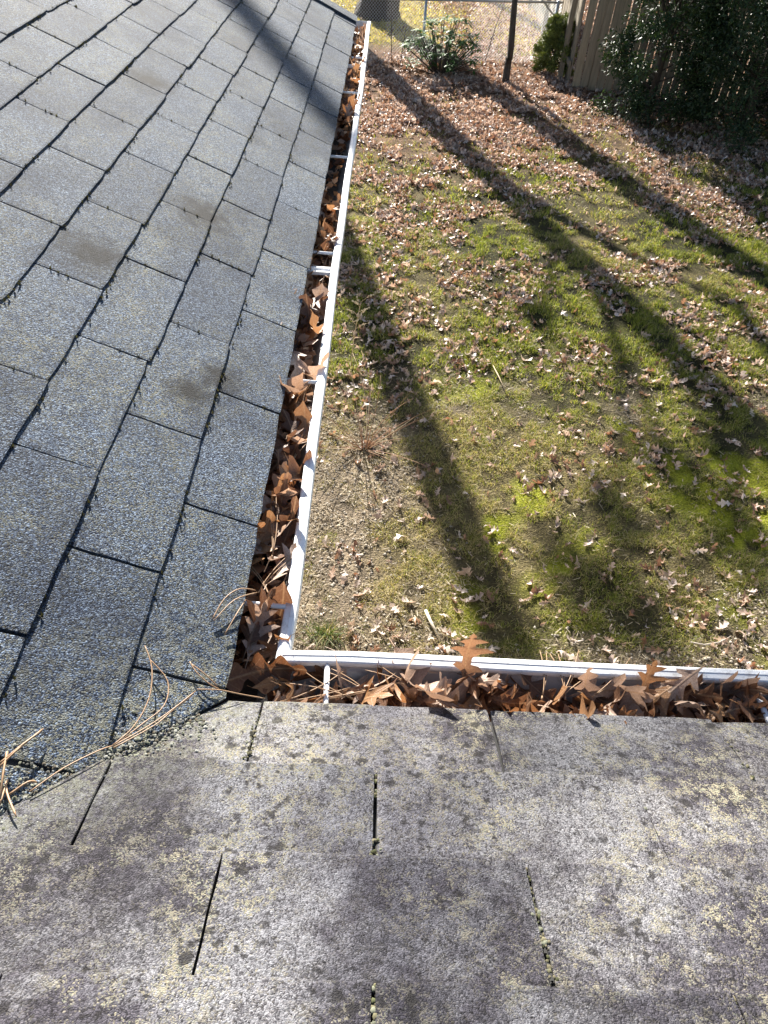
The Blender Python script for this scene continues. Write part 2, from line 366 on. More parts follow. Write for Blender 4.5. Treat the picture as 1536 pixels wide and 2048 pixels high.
# ------------------------------------------------------------------ gutters
LZ = -.020; XO = .077; YO = .044
prof = [(-.127, 0), (-.127, -.088), (-.055, -.090), (-.047, -.080), (-.022, -.058), (-.010, -.036), (-.001, -.026), (0, -.005), (-.0012, -.0012), (-.0035, .0002), (-.0095, .0004), (-.0105, -.0006), (-.0180, -.0018), (-.0198, -.0032), (-.0203, -.008), (-.0195, -.012)]
def gutter_run(name, label, along_y, length):
    root = tag(empty(name, (XO, 2, LZ) if along_y else (2, YO, LZ)), label, 'gutter', 'white gutters along the eaves')
    m = MB(); n = len(prof); segs = 44
    for j in range(segs + 1):
        for (o, z) in prof:
            st = (o + YO) if along_y else (o + XO)     # mitred start: y = x - (XO - YO)
            a = st + (length - st) * j / segs
            wob = (.0022 * math.sin(a * 2.3 + 1) + .0009 * math.sin(a * 9.1)) * (1 if j else 0)
            m.v.append((XO + o + wob, a, LZ + z) if along_y else (a, YO + o + wob, LZ + z))
    for j in range(segs):
        for i in range(n - 1):
            q = (j * n + i, j * n + i + 1, (j + 1) * n + i + 1, (j + 1) * n + i)
            m.f.append(q if along_y else q[::-1])
    t = m.build('trough', MGUT, None); t.parent = root; t.location = -root.location
    sm = t.modifiers.new('thick', 'SOLIDIFY'); sm.thickness = .0011; sm.offset = 0
    m = MB(); e = length + .0012
    cap = [(o, z) for o, z in prof[:9]]
    for dx in (0, .0015):
        for (o, z) in cap: m.v.append((XO + o, e + dx, LZ + z) if along_y else (e + dx, YO + o, LZ + z))
    c = len(cap); m.f = [tuple(range(c)), tuple(range(2 * c - 1, c - 1, -1))] + [(i, c + i, c + (i + 1) % c, (i + 1) % c) for i in range(c)]
    t = m.build('end_cap', MGUT); t.parent = root; t.location = -root.location
    # packed dirt on the bottom
    m = MB(); N = 90
    for j in range(N + 1):
        for q in range(5):
            o = -.1255 + .0725 * q / 4 if q < 4 else -.049
            st = (o + YO) if along_y else (o + XO)
            a = st + (length - .004 - st) * j / N
            h = -.078 + .006 * math.sin(j * 1.7 + q) + .004 * math.sin(j * .6 - q * 2)
            m.v.append((XO + o, a, LZ + h) if along_y else (a, YO + o, LZ + h))
    for j in range(N):
        for q in range(4):
            g = (j * 5 + q, j * 5 + q + 1, j * 5 + q + 6, j * 5 + q + 5); m.f.append(g if along_y else g[::-1])
    t = m.build('packed_dirt', MMUCK, None, True); t.parent = root; t.location = -root.location; t['kind'] = 'stuff'
    return root
gA = gutter_run('rain_gutter', 'white metal gutter along the long bluish slope beside the lawn, full of leaves', True, 4.22)
gB = gutter_run('rain_gutter', 'white metal gutter along the pale lichen-blotched slope, leaves heaped inside', False, 4.2)
def gp(m, nm, root, mat=MWHITE, smooth=False):
    t = m.build(nm, mat, None, smooth); t.parent = root; t.location = -root.location; return t
for y in (.126, .725, 1.335, 2.08, 2.85, 3.43):
    m = MB(); m.tube([(-.052, y + .004, -.025), (.0, y + .002, -.0245), (XO - .016, y - .002, -.024)], .0042, 10); gp(m, 'spike_sleeve', gA, MWHITE, True)
for x in (.134, .76, 1.4, 2.1, 2.8, 3.5):
    m = MB(); m.tube([(x + .004, -.084, -.031), (x, -.03, -.030), (x - .002, YO - .016, -.0285)], .0041, 10); gp(m, 'spike_sleeve', gB, MWHITE, True)
for y in (1.233, 3.275):                      # folded hidden hangers
    m = MB(); m.box(-.006, XO - .018, y - .011, y + .011, -.030, -.027)
    m.box(-.006, XO - .018, y - .0145, y - .009, -.030, -.021); m.box(-.006, XO - .018, y + .009, y + .0145, -.030, -.021)
    gp(m, 'hanger_bracket', gA)
    m = MB(); m.tube([(-.004, y, -.028), (-.018, y + .004, -.020), (-.030, y + .02, -.016), (-.034, y + .034, -.022), (-.028, y + .04, -.034)], [.0055, .006, .0065, .0065, .005], 8)
    gp(m, 'hanger_hook', gA, MWHITE, True)

# ------------------------------------------------------------------ oak leaves
def halfw(kind, t):
    env = math.sin(math.pi * min(1, t ** .8)) ** .7
    if kind == 'round':
        return .30 * env * (.50 + .50 * math.cos(2 * math.pi * (t * 3.6 - .45))) * .8 + .07 * env
    return .0
SHARP = [(0, .006), (.05, .012), (.12, .03), (.20, .10), (.30, .25), (.33, .18), (.30, .075), (.40, .08), (.50, .17), (.66, .36), (.67, .25), (.60, .095), (.68, .09), (.78, .17), (.89, .24), (.87, .13), (.83, .07), (.92, .06), (1.0, .004)]
MIDT = [0, .05, .12, .19, .24, .27, .30, .38, .44, .50, .55, .60, .67, .72, .77, .80, .83, .92, 1.0]
def leaf_outline(kind):
    if kind == 'sharp': return list(zip(SHARP, MIDT))
    o = []
    for i in range(23):
        t = i / 22; w_ = halfw('round', t) if 0 < i < 22 else .006
        o.append(((min(1, t + w_ * .22), max(.006, w_)), t))
    return o
SIMPLE = [((0, .01), 0), ((.22, .07), .2), ((.36, .27), .3), ((.44, .08), .44), ((.70, .32), .58), ((.72, .09), .72), ((.90, .18), .82), ((1, .01), 1)]
def leaf_arrays(out, L, curl, fold, twist, rs, stalk=True):
    rr = random.Random(rs); V = []; F = []; UV = []
    def bend(t, w_):
        x = (t - .5) * L; y = w_ * L
        z = fold * abs(y) + curl * L * ((t - .5) ** 2 * 2.2 - .2)
        z += twist * y * (t - .5) * 2.5 + L * .05 * math.sin(t * 9 + rs) * (abs(w_) * 3) + L * .9 * curl * w_ * w_ * 2
        return (x, y * (1 - .35 * min(1, abs(curl))), z)
    n = len(out); asym = rr.uniform(.85, 1.1)
    for (tw, tm) in out:
        t, w_ = tw
        V.append(bend(tm, 0)); UV.append((tm, .5))
        V.append(bend(t, w_ * asym)); UV.append((t, .5 + w_))
        V.append(bend(t, -w_ * (2 - asym))); UV.append((t, .5 - w_))
    for i in range(n - 1):
        a = i * 3; b = a + 3
        F.append((a, b, b + 1)); F.append((a, b + 1, a + 1)); F.append((a, a + 2, b + 2)); F.append((a, b + 2, b))
    if stalk:
        k = len(V); p = bend(0, 0); e = (p[0] - .16 * L, rr.uniform(-.03, .03) * L, p[2] + rr.uniform(-.03, .05) * L)
        q = .006 * L
        V += [(p[0], p[1] - q, p[2]), (p[0], p[1] + q, p[2]), (e[0], e[1] + q, e[2]), (e[0], e[1] - q, e[2])]; UV += [(0, .5)] * 4
        F += [(k, k + 1, k + 2), (k, k + 2, k + 3)]
    return V, F, UV
def leaf_mesh(kind, L, curl, fold, twist, rs, mat):
    V, F, UV = leaf_arrays(leaf_outline(kind), L, curl, fold, twist, rs)
    me = mesh('oak_leaf', V, F, mat, True)
    uv = me.uv_layers.new(name='UVMap')
    for lp in me.loops: uv.data[lp.index].uv = UV[lp.vertex_index]
    return me
GPRM = [(.35, .2, .3), (.6, -.3, .5), (-.4, .3, -.6), (.9, .2, .4), (.2, -.2, .8), (.5, .5, -.3), (-.7, .1, .2), (.3, .6, .9), (1.1, -.2, -.5)]
KINDS = []
for nm_, rp in (('dark brown', [(0, (.13, .068, .042)), (1, (.24, .13, .075))]), ('orange brown', [(0, (.34, .175, .085)), (1, (.47, .28, .14))]), ('pale tan', [(0, (.46, .33, .25)), (1, (.62, .50, .42))])):
    LEAFRAMP = rp; mt_ = leaf_mat(nm_.replace(' ', '_') + '_gutter_leaf', True)
    KINDS.append((nm_, [leaf_mesh(('sharp', 'round')[i % 2], 1, *p, i, mt_) for i, p in enumerate(GPRM)]))
def put_leaf(me, loc, rot, size, label, group):
    o = link('oak_leaf', me); o.location = loc; o.rotation_euler = rot; o.scale = (size,) * 3
    return tag(o, label, 'leaf', group)
LA = 'dead brown oak leaf lying in the gutter along the long bluish slope'; GAg = 'leaves in the gutter beside the lawn'
LB = 'dead brown oak leaf heaped in the gutter along the pale blotched slope'; GBg = 'leaves in the gutter of the pale slope'
rr = random.Random(21)
def mulch(root, along_y, n, lo, hi, skip=None):      # broken leaf bits below the whole leaves
    V, F, C_ = [], [], []; q = random.Random(n)
    pal_ = [(.20, .09, .045), (.32, .16, .075), (.42, .25, .14), (.46, .34, .26), (.12, .06, .035)]
    for i in range(n):
        a = q.uniform(lo, hi)
        if skip and skip[0] < a < skip[1] and q.random() < .85: continue
        o = q.uniform(-.115, -.045); h = q.uniform(-.070, -.030)
        c0 = Vector((XO + o, a, LZ + h)) if along_y else Vector((a, YO + o, LZ + h))
        d1 = Vector((q.gauss(0, 1), q.gauss(0, 1), q.gauss(0, .6))).normalized(); d2 = d1.cross(Vector((q.gauss(0, 1), q.gauss(0, 1), q.gauss(0, 1)))).normalized()
        L = q.uniform(.010, .028); w_ = L * q.uniform(.3, .7); n0 = len(V)
        V += [c0 - d1 * L, c0 + d2 * w_ * .8, c0 + d1 * L * .4 + d2 * w_, c0 + d1 * L, c0 - d2 * w_]
        F += [(n0, n0 + 4, n0 + 1), (n0 + 1, n0 + 4, n0 + 2), (n0 + 2, n0 + 4, n0 + 3)]; C_ += [q.choice(pal_)] * 5
    o = link('leaf_crumbs', npmesh('leaf_crumbs', np.array(V), np.array(F), MLS, np.array(C_)), root); o.location = -root.location; o['kind'] = 'stuff'
mulch(gA, True, 4200, .05, 4.15, (1.72, 2.6)); mulch(gB, False, 4200, .05, 4.1)
for i in range(165):
    y = .10 + 4.05 * (i + rr.random()) / 165 if i > 90 else .08 + 1.6 * rr.random()
    if 1.72 < y < 2.55 and rr.random() < .85: continue
    if min(abs(y - q_) for q_ in (.126, .725, 1.233, 1.335, 2.08, 2.85, 3.275, 3.43)) < .022: continue
    x = rr.uniform(-.03, .05); hz = rr.uniform(-.066, -.026) + (.010 if x > .02 else 0)
    nm_, ms_ = KINDS[rr.choice((0, 0, 1, 1, 2, 2))]; sec = 'short of its first folded bracket' if y < 1.233 else 'past its first folded bracket'
    put_leaf(rr.choice(ms_), (x, y, hz), (rr.gauss(0, .55), rr.gauss(0, .4), math.pi / 2 + rr.gauss(0, .5) + (math.pi if rr.random() < .5 else 0)), rr.uniform(.075, .125), '%s oak leaf in the long gutter %s' % (nm_, sec), '%s leaves in the long gutter %s' % (nm_, sec))
for i in range(98):
    x = .07 + .80 * rr.random() if i < 84 else rr.uniform(.9, 2.4)
    y = rr.uniform(-.056, .010); hz = rr.uniform(-.060, -.024)
    nm_, ms_ = KINDS[rr.choice((0, 0, 1, 1, 2, 2))]; sec = 'between the corner and its first sleeve' if x < .134 else 'between its first and second sleeves' if x < .76 else 'past its second sleeve'
    put_leaf(rr.choice(ms_), (x, y, hz), (rr.gauss(.5, .5), rr.gauss(0, .5), rr.gauss(0, .5) + (math.pi if rr.random() < .3 else 0)), rr.uniform(.07, .115), '%s oak leaf in the pale slope gutter %s' % (nm_, sec), '%s leaves in the pale slope gutter %s' % (nm_, sec))
# particular leaves that stand out
def hero(kind, px, py, z, size, rot, prm, label, mat=MLG):
    p = unz(px, py, z); me = leaf_mesh(kind, 1, *prm, int(px), mat); o = put_leaf(me, p, rot, size, label, 'leaves that stick out of the gutters'); return o
hero('round', 530, 1345, -.035, .125, (R(50), R(-8), R(8)), (.5, .25, .3), 'large curled orange brown leaf filling the corner of the gutters')
hero('sharp', 512, 1262, -.026, .095, (R(20), R(-30), R(75)), (.6, .5, .2), 'folded orange leaf standing on end just behind the gutter corner')
hero('sharp', 545, 1300, -.036, .08, (R(-20), R(25), R(200)), (.8, .3, .5), 'small twisted leaf under the mitred gutter corner')
hero('sharp', 936, 1308, .006, .098, (R(8), R(-78), R(78)), (.3, .25, .2), 'upright brown leaf poking above the white gutter lip')
hero('round', 912, 1378, -.040, .075, (R(60), R(-40), R(40)), (.3, .2, .3), 'pale leaf leaning beside the upright leaf')
hero('sharp', 985, 1368, -.034, .09, (R(70), R(-25), R(-160)), (.5, .2, -.4), 'russet leaf on edge to the far side of the upright leaf')
hero('sharp', 1225, 1385, -.036, .12, (R(62), R(-18), R(-10)), (.3, .1, .4), 'wide tan leaf standing across the gutter with lobes up')
hero('sharp', 1295, 1358, -.016, .07, (R(10), R(-62), R(70)), (.2, .3, .2), 'brown leaf tip resting on the gutter lip above the wide tan leaf')
hero('sharp', 1450, 1385, -.034, .12, (R(68), R(-14), R(6)), (.4, .2, -.3), 'broad dark brown leaf on edge towards the far run of the gutter')
hero('round', 1172, 1368, -.022, .07, (R(-10), R(-70), R(100)), (.3, .3, .3), 'narrow leaf propped upright beside the wide tan leaf')
hero('sharp', 770, 1376, -.045, .085, (R(45), R(-30), R(120)), (.3, .2, .2), 'grey brown leaf lying behind the sleeve near the corner')
hero('round', 600, 880, -.030, .085, (R(15), R(30), R(80)), (.5, .3, .4), 'curled tan leaf hanging over the lip of the long gutter')
hero('sharp', 522, 1090, -.040, .08, (R(15), R(10), R(70)), (.2, .2, .2), 'pale lobed leaf against the shingle edge of the long slope')

# pine needles
def needles(px, py, z, ang, L, n, label, group, bendk=.25, tilt=0.0, spread=.12, pm=None, rs=0):
    q = random.Random(rs + int(px * 3 + py)); p = unz(px, py, z) if pm is None else pm
    m = MB()
    for i in range(n):
        a = ang + (i - (n - 1) / 2) * spread + q.uniform(-.03, .03); pts = []; b = bendk * q.uniform(.5, 1.4) * (1 if q.random() < .7 else -1)
        pos_ = Vector((0, 0, .002 * i)); 
        for j in range(9):
            pts.append(pos_.copy()); aa = a + b * j / 8
            pos_ = pos_ + Vector((math.cos(aa) * math.cos(tilt), math.sin(aa) * math.cos(tilt), math.sin(tilt) + .03 * math.sin(j))) * (L / 8)
        m.tube(pts, [.0009] + [.00075] * 7 + [.0003], 5)
    m.tube([(0, 0, 0), (-.006 * math.cos(ang), -.006 * math.sin(ang), 0)], .0014, 6)
    o = m.build('pine_needles', MNEED, None, True); o.location = p
    return tag(o, label, 'pine needle', group)
NV = 'bundle of dry pine needles lying along the roof valley'; NG = 'bundle of dry pine needles lying across the gutter leaves'; NP = 'dry pine needles heaped at the upper end of the valley'
gp1, gp2, gp3 = 'needles in the roof valley', 'needles in the gutters', 'needles heaped up the valley'
def onval(px, py, plane):
    d = fw + rt * ((px - 768) / FPX) - up * ((py - 1024) / FPX)
    if plane == 'A': nn = Vector((SN, 0, CS)); c0 = Vector((0, 0, .011 / CS))
    else: nn = Vector((0, SN, CS)); c0 = Vector((0, YB, .011 / CS))
    return CAM + d * ((c0 - CAM).dot(nn) / d.dot(nn))
def needle_path(pxs, plane, label, group, r0=.00085, lift=.0):
    P_ = [onval(x, y, plane) + Vector((0, 0, .0015 + lift * math.sin(math.pi * i / max(1, len(pxs) - 1)))) for i, (x, y) in enumerate(pxs)]
    base = P_[0].copy(); m = MB()
    sm = []
    for i in range(len(P_) - 1):
        for j in range(4):
            t = j / 4; a = P_[max(i - 1, 0)]; b = P_[i]; c = P_[i + 1]; d_ = P_[min(i + 2, len(P_) - 1)]
            sm.append(.5 * ((2 * b) + (c - a) * t + (2 * a - 5 * b + 4 * c - d_) * t * t + (3 * b - a - 3 * c + d_) * t ** 3) - base)
    sm.append(P_[-1] - base); m.tube(sm, [r0 * 1.25] + [r0] * (len(sm) - 2) + [r0 * .4], 6)
    o = m.build('pine_needle', MNEED, None, True); o.location = base; return tag(o, label, 'pine needle', group)
S1 = 'long curved dry pine needle lying across the shingles at the valley'
for pxs, pl in (([(226, 1492), (270, 1455), (300, 1400), (305, 1340), (290, 1292)], 'A'), ([(232, 1490), (285, 1452), (330, 1415), (336, 1365), (298, 1318)], 'A'),
                ([(225, 1494), (300, 1455), (350, 1420), (392, 1383)], 'A'), ([(228, 1497), (310, 1455), (345, 1426), (388, 1390)], 'A'),
                ([(60, 1585), (130, 1540), (200, 1505), (226, 1493)], 'A'), ([(380, 1325), (395, 1350), (420, 1372), (440, 1380)], 'A'), ([(384, 1330), (410, 1352), (436, 1374)], 'A'), ([(395, 1380), (440, 1384), (480, 1392), (530, 1398)], 'A')):
    needle_path(pxs, pl, S1, gp1, lift=.004)
for pxs in ([(0, 1535), (40, 1505), (88, 1458)], [(0, 1528), (50, 1495), (85, 1462)], [(12, 1540), (18, 1590), (34, 1635)], [(15, 1505), (10, 1560), (2, 1600)], [(20, 1590), (60, 1570), (75, 1566)], [(22, 1575), (40, 1550), (52, 1533)], [(2, 1545), (20, 1530), (48, 1540)], [(0, 1610), (22, 1560), (30, 1520)]):
    needle_path(pxs, 'B' if pxs[0][1] > 1538 else 'A', NP, gp3, .0012, .006)
for pxs in ([(425, 1240), (450, 1205), (480, 1185), (512, 1182)], [(428, 1243), (470, 1208), (515, 1186)], [(450, 1270), (475, 1235), (492, 1200)]):
    needle_path(pxs, 'A', 'dry pine needle sticking out of the long gutter onto the shingle edge', 'needles on the shingle edge', .001, .008)
for i, (px, py, a, L, n) in enumerate([(560, 1405, .25, .10, 2), (640, 1398, .1, .09, 2), (700, 1395, 2.8, .10, 2), (750, 1400, 2.4, .08, 2), (1085, 1392, 1.25, .075, 2), (1120, 1398, .9, .09, 3), (1130, 1392, 1.5, .07, 2), (1190, 1390, .6, .09, 2), (860, 1390, 2.7, .10, 2), (1390, 1375, 2.6, .08, 2), (520, 1180, 1.2, .09, 2), (545, 1110, 1.6, .10, 3), (560, 1040, 1.9, .08, 2), (575, 950, 1.4, .09, 2), (590, 860, 1.7, .09, 2), (540, 1195, 2.0, .08, 2), (620, 640, 1.5, .09, 2), (670, 260, 1.5, .1, 3)]):
    needles(px, py, -.030, a, L, n, NG, gp2, .35, .04, .10, rs=i)

# moss fuzz tufts lodged along the course lines of slope A
V = []; F = []; C_ = []
q = random.Random(5)
for i in range(1500):
    k = q.randint(1, 9); u = q.uniform(-.3, 4.0); d = k * EXP
    if q.random() > .25 + .75 * float(vnoise(u, k * 3.1, 4, 3)) ** 2 * 1.6: continue
    if q.random() < .25: d = (k - q.random()) * EXP; u = -.0413 + (.1525 if (k - 1) % 2 else 0) + round(u / TAB) * TAB
    if u + d * CS - VAL < .02: continue
    p = PA(u, d - q.uniform(.0, .007), .003)
    for j in range(5):
        a = q.uniform(0, 6.28); h = q.uniform(.003, .008); n0 = len(V); dx = Vector((math.cos(a), math.sin(a), 0)) * .003
        V += [p - dx * .6, p + dx * .6, p + Vector((math.cos(a + 1.5) * .004, math.sin(a + 1.5) * .004, h))]; F.append((n0, n0 + 1, n0 + 2))
        g = q.random(); C_ += [(.035 + .06 * g, .035 + .05 * g, .018 + .03 * g)] * 3
o = link('moss_fuzz', npmesh('moss_fuzz', np.array(V), np.array(F), MMOSS, np.array(C_)), roofA); o['kind'] = 'stuff'

# lichen crust and grit packed along the valley and in the tab slots of slope B
MCRUST = veg_mat('lichen_crust', .05, .95)
def crust(name, pts, roof, pal_, r0, r1, seed):
    q = random.Random(seed); V, F, C_ = [], [], []
    for p in pts:
        r = q.uniform(r0, r1); n0 = len(V); k = 6; c0 = q.choice(pal_); f_ = q.uniform(.7, 1.25)
        for j in range(k): a_ = j * 2 * math.pi / k + q.uniform(-.3, .3); V.append(p + Vector((math.cos(a_), math.sin(a_), 0)) * r * q.uniform(.7, 1.2) + Vector((0, 0, -r * .3)))
        V.append(p + Vector((q.uniform(-.3, .3) * r, q.uniform(-.3, .3) * r, r * .55)))
        F += [(n0 + j, n0 + (j + 1) % k, n0 + k) for j in range(k)]; C_ += [tuple(x * f_ for x in c0)] * (k + 1)
    o = link(name, npmesh(name, np.array(V), np.array(F), MCRUST, np.array(C_)), roof); o['kind'] = 'stuff'
q = random.Random(8); vp = []; slot = []
for i in range(16000):
    t = q.uniform(.03, 1.3); off_ = q.gauss(0, .006 + .022 * q.random() ** 2)
    if q.random() > .35 + .9 * float(vnoise(t, 0, 14, 2)): continue
    x = -t * CS; b = Vector((x, YB + x, t * SN)); vp.append(b + Vector((off_, -off_, abs(off_) * .42 + q.uniform(-.001, .0052))))
crust('valley_crust', vp, roofB, [(.15, .155, .11), (.20, .205, .15), (.24, .245, .21), (.10, .10, .09), (.14, .12, .085), (.11, .115, .125), (.29, .29, .26)], .0009, .0030, 1)
for k in range(5):
    for i in range(-4, 8):
        u = .0502 + (.5 * TAB if k % 2 else 0) + i * TAB; q2 = random.Random(k * 50 + i); fill = q2.uniform(.15, .8)
        if u + k * EXP * CS < .02: continue
        for j in range(70):
            d = k * EXP + EXP * q2.random()
            if float(vnoise(d, u, 60, 4)) > fill: continue
            slot.append(PB(u + q2.gauss(0, .0022), d, q2.uniform(.001, .0055)))
crust('slot_grit', slot, roofB, [(.13, .12, .07), (.18, .16, .10), (.08, .085, .04), (.03, .028, .02), (.16, .165, .12)], .0011, .0032, 2)

# ------------------------------------------------------------------ lawn
def masks(x, y):
    litter = sstep(8.3, 12.5, y + 2.2 * (fbm(x, y, .5, 3) - .5) - .25 * (x - 2)) 
    bare = sstep(.70, .0, x + 1.1 * (fbm(x, y, 2.2, 5) - .5) - .04 * (y - 2)) * sstep(5.2, 3.0, y)
    bare = np.maximum(bare, sstep(2.35, 1.9, y + .8 * (fbm(x, y, 1.6, 8) - .5)) * .75)
    bare = np.maximum(bare, sstep(.60, .74, fbm(x, y, 1.1, 15)) * sstep(6, 3, y) * .8)
    moss = sstep(.50, .60, fbm(x, y, 1.15, 21)) * sstep(.45, .54, fbm(x, y, 6.5, 23)) * sstep(6.3, 3.8, y) * sstep(.5, .95, x) * (1 - .5 * bare)
    straw = np.clip(sstep(.44, .70, fbm(x, y, .9, 31)) * .75 + sstep(5.2, 2.8, y) * .22, 0, 1)
    far = sstep(16, 18, y)
    return litter, bare, moss, straw, far
def hgt(x, y): return .05 * (fbm(x, y, .7, 41) - .5) + .022 * (fbm(x, y, 4., 43) - .5)
xs = np.unique(np.concatenate([np.array([-300, -120, -50, -20, -8]), np.arange(-3, 8, .05), np.arange(8, 14, .4), np.array([20, 50, 120, 300])]))
ys = np.unique(np.concatenate([np.array([-300, -120, -40, -12, -5, -2]), np.arange(-.5, 16, .05), np.arange(16, 30, .3), np.array([35, 50, 100, 200, 400])]))
X, Y = np.meshgrid(xs, ys); Z = GZ + hgt(X, Y) * sstep(60, 20, np.hypot(X, Y))
li, ba, mo, st, fa = masks(X, Y); n2 = fbm(X, Y, 9, 51)[..., None]
c = np.array([.048, .046, .020]) * (1 - st[..., None]) + np.array([.14, .115, .058]) * st[..., None]
c = c * (1 - ba[..., None]) + np.array([.25, .20, .145]) * ba[..., None]
c = c * (1 - mo[..., None]) + np.array([.24, .26, .025]) * mo[..., None]
c = c * (1 - li[..., None]) + np.array([.20, .12, .075]) * li[..., None]
yel = (fa * sstep(2.4, .6, X))[..., None]; c = c * (1 - yel) + np.array([.36, .29, .09]) * yel
c = c * (.25 + 1.5 * n2 ** 1.3)
nx, ny = len(xs), len(ys); idx = np.arange(nx * ny).reshape(ny, nx)
F = np.stack([idx[:-1, :-1], idx[:-1, 1:], idx[1:, 1:], idx[1:, :-1]], -1).reshape(-1, 4)
ground = link('ground', npmesh('ground', np.stack([X, Y, Z], -1).reshape(-1, 3), F, MGROUND, c.reshape(-1, 3), True)); ground['kind'] = 'structure'

def blades(x, y, h, wd, colr, lean):
    n = len(x); a = rng.uniform(0, 2 * np.pi, n); b = rng.uniform(0, 2 * np.pi, n)
    z = GZ + hgt(x, y) - .004
    p = np.stack([x, y, z], -1); sd = np.stack([np.cos(a), np.sin(a), 0 * a], -1) * wd[:, None] / 2
    ld = np.stack([np.cos(b), np.sin(b), 0 * b], -1); k = lean[:, None]; hh = h[:, None]; uz = np.array([0, 0, 1.])
    mid = p + ld * hh * k * .35 + uz * hh * (.6 - .15 * k); tip = p + ld * hh * k + uz * hh * (1 - .55 * k)
    V = np.stack([p - sd, p + sd, mid + sd * .75, mid - sd * .75, tip], 1)
    base = np.arange(n)[:, None] * 5
    F = np.concatenate([base + np.array([0, 1, 2]), base + np.array([0, 2, 3]), base + np.array([3, 2, 4])])
    return V.reshape(-1, 3), F, np.repeat(colr, 5, 0)
def scatter(n, x0, x1, y0, y1):
    return rng.uniform(x0, x1, n), rng.uniform(y0, y1, n)
def inview(x, y, mx=160):
    d = np.stack([x - CAM.x, y - CAM.y, np.full_like(x, GZ - CAM.z)], -1)
    zf = d @ np.array(fw); px = 768 + FPX * (d @ np.array(rt)) / zf; py = 1024 - FPX * (d @ np.array(up)) / zf
    return (px > 120) & (px < 1536 + mx * 2) & (py > -120) & (py < 1500)
BV, BF, BC = [], [], []; off = 0
for (n, x0, x1, y0, y1, hs, ws) in ((300000, -1.9, 4.0, 1.3, 4.6, .036, .0030), (190000, -1.6, 5.5, 4.6, 8.2, .045, .0046), (90000, -.5, 7, 8.2, 13.5, .05, .007), (26000, -2, 4, 15.5, 24, .07, .014)):
    x, y = scatter(n, x0, x1, y0, y1); ok = inview(x, y); x, y = x[ok], y[ok]
    li, ba, mo, st, fa = masks(x, y)
    cl = sstep(.40, .60, fbm(x, y, 7., 61)) * .92 + .08
    keep = rng.random(len(x)) < (1 - .80 * ba * sstep(.25, .55, fbm(x, y, 4, 19))) * (1 - .85 * mo) * (1 - .88 * li * (1 - fa)) * cl; x, y = x[keep], y[keep]
    li, ba, mo, st, fa = [a[keep] for a in (li, ba, mo, st, fa)]; k = len(x)
    dead = rng.random(k) < np.clip(.20 + .50 * st + .3 * ba + .5 * fa, 0, .9)
    g = rng.random((k, 1)); green = np.array([.095, .135, .022]) * (1 - g) + np.array([.36, .38, .075]) * g
    dry = np.array([.30, .24, .11]) * (1 - g) + np.array([.66, .55, .30]) * g
    colr = np.where(dead[:, None], dry, green)
    colr = np.where((fa > .5)[:, None], np.array([.56, .47, .15]) * (.7 + .6 * g), colr)
    h = hs * 1.15 * rng.uniform(.5, 1.35, k) * (1 - .5 * ba) * (.30 + 2.0 * fbm(x, y, 7., 61) ** 1.5); lean = np.where(dead, rng.uniform(.6, 1.3, k), rng.uniform(.2, 1.0, k))
    v, f, cc = blades(x, y, h, ws * rng.uniform(.7, 1.3, k), colr, lean)
    BV.append(v); BF.append(f + off); BC.append(cc); off += len(v)
# moss cushions: very short dense fuzz
x, y = scatter(150000, .2, 4.2, 1.4, 6.3); ok = inview(x, y); x, y = x[ok], y[ok]; mo = masks(x, y)[2]; kp = rng.random(len(x)) < np.clip(mo * 1.3, 0, 1); x, y = x[kp], y[kp]; k = len(x); g = rng.random((k, 1))
v, f, cc = blades(x, y, rng.uniform(.008, .018, k), np.full(k, .0045), np.array([.26, .28, .025]) * (1 - g) + np.array([.46, .46, .07]) * g, rng.uniform(.3, 1.2, k))
grass = link('grass', npmesh('grass', np.concatenate(BV), np.concatenate(BF), MGRASS, np.concatenate(BC))); tag(grass, 'short patchy winter grass mixed with straw on the lawn', 'grass', kind='stuff')
moss = link('moss', npmesh('moss', v, f, MGRASS, cc)); tag(moss, 'bright yellow green moss patches in the lawn', 'moss', kind='stuff')
# straw and chips on the bare strip
x, y = scatter(85000, -2.2, 4, 1.3, 6); ok = inview(x, y); x, y = x[ok], y[ok]; ba = masks(x, y)[1]; kp = rng.random(len(x)) < ba * 1.1 * sstep(.32, .62, fbm(x, y, 7, 17)) + .06; x, y = x[kp], y[kp]; k = len(x); g = rng.random((k, 1))
a = rng.uniform(0, 6.28, k); b = rng.uniform(-.5, .5, k); Ln = rng.uniform(.012, .055, k); wd = rng.uniform(.002, .006, k)
dv = np.stack([np.cos(a) * np.cos(b), np.sin(a) * np.cos(b), np.sin(b)], -1) * Ln[:, None] / 2; sd = np.stack([-np.sin(a), np.cos(a), rng.uniform(-.5, .5, k)], -1) * wd[:, None] / 2
p = np.stack([x, y, GZ + hgt(x, y) + .006 + Ln * np.abs(np.sin(b)) / 2], -1)
V = np.stack([p - dv - sd, p - dv + sd, p + dv + sd, p + dv - sd], 1).reshape(-1, 3); F = np.arange(4 * k).reshape(-1, 4)
chips = link('straw_litter', npmesh('straw_litter', V, F, MGRASS, np.repeat(np.array([.10, .07, .045]) * (1 - g) + np.array([.60, .51, .38]) * g, 4, 0)))
tag(chips, 'dry straw and bark chips strewn on the bare strip by the house', 'straw', kind='stuff')
x, y = scatter(13000, -2.2, 3, 1.3, 4.5); ok = inview(x, y); x, y = x[ok], y[ok]; ba = masks(x, y)[1]; kp = rng.random(len(x)) < ba; x, y = x[kp], y[kp]; k = len(x)
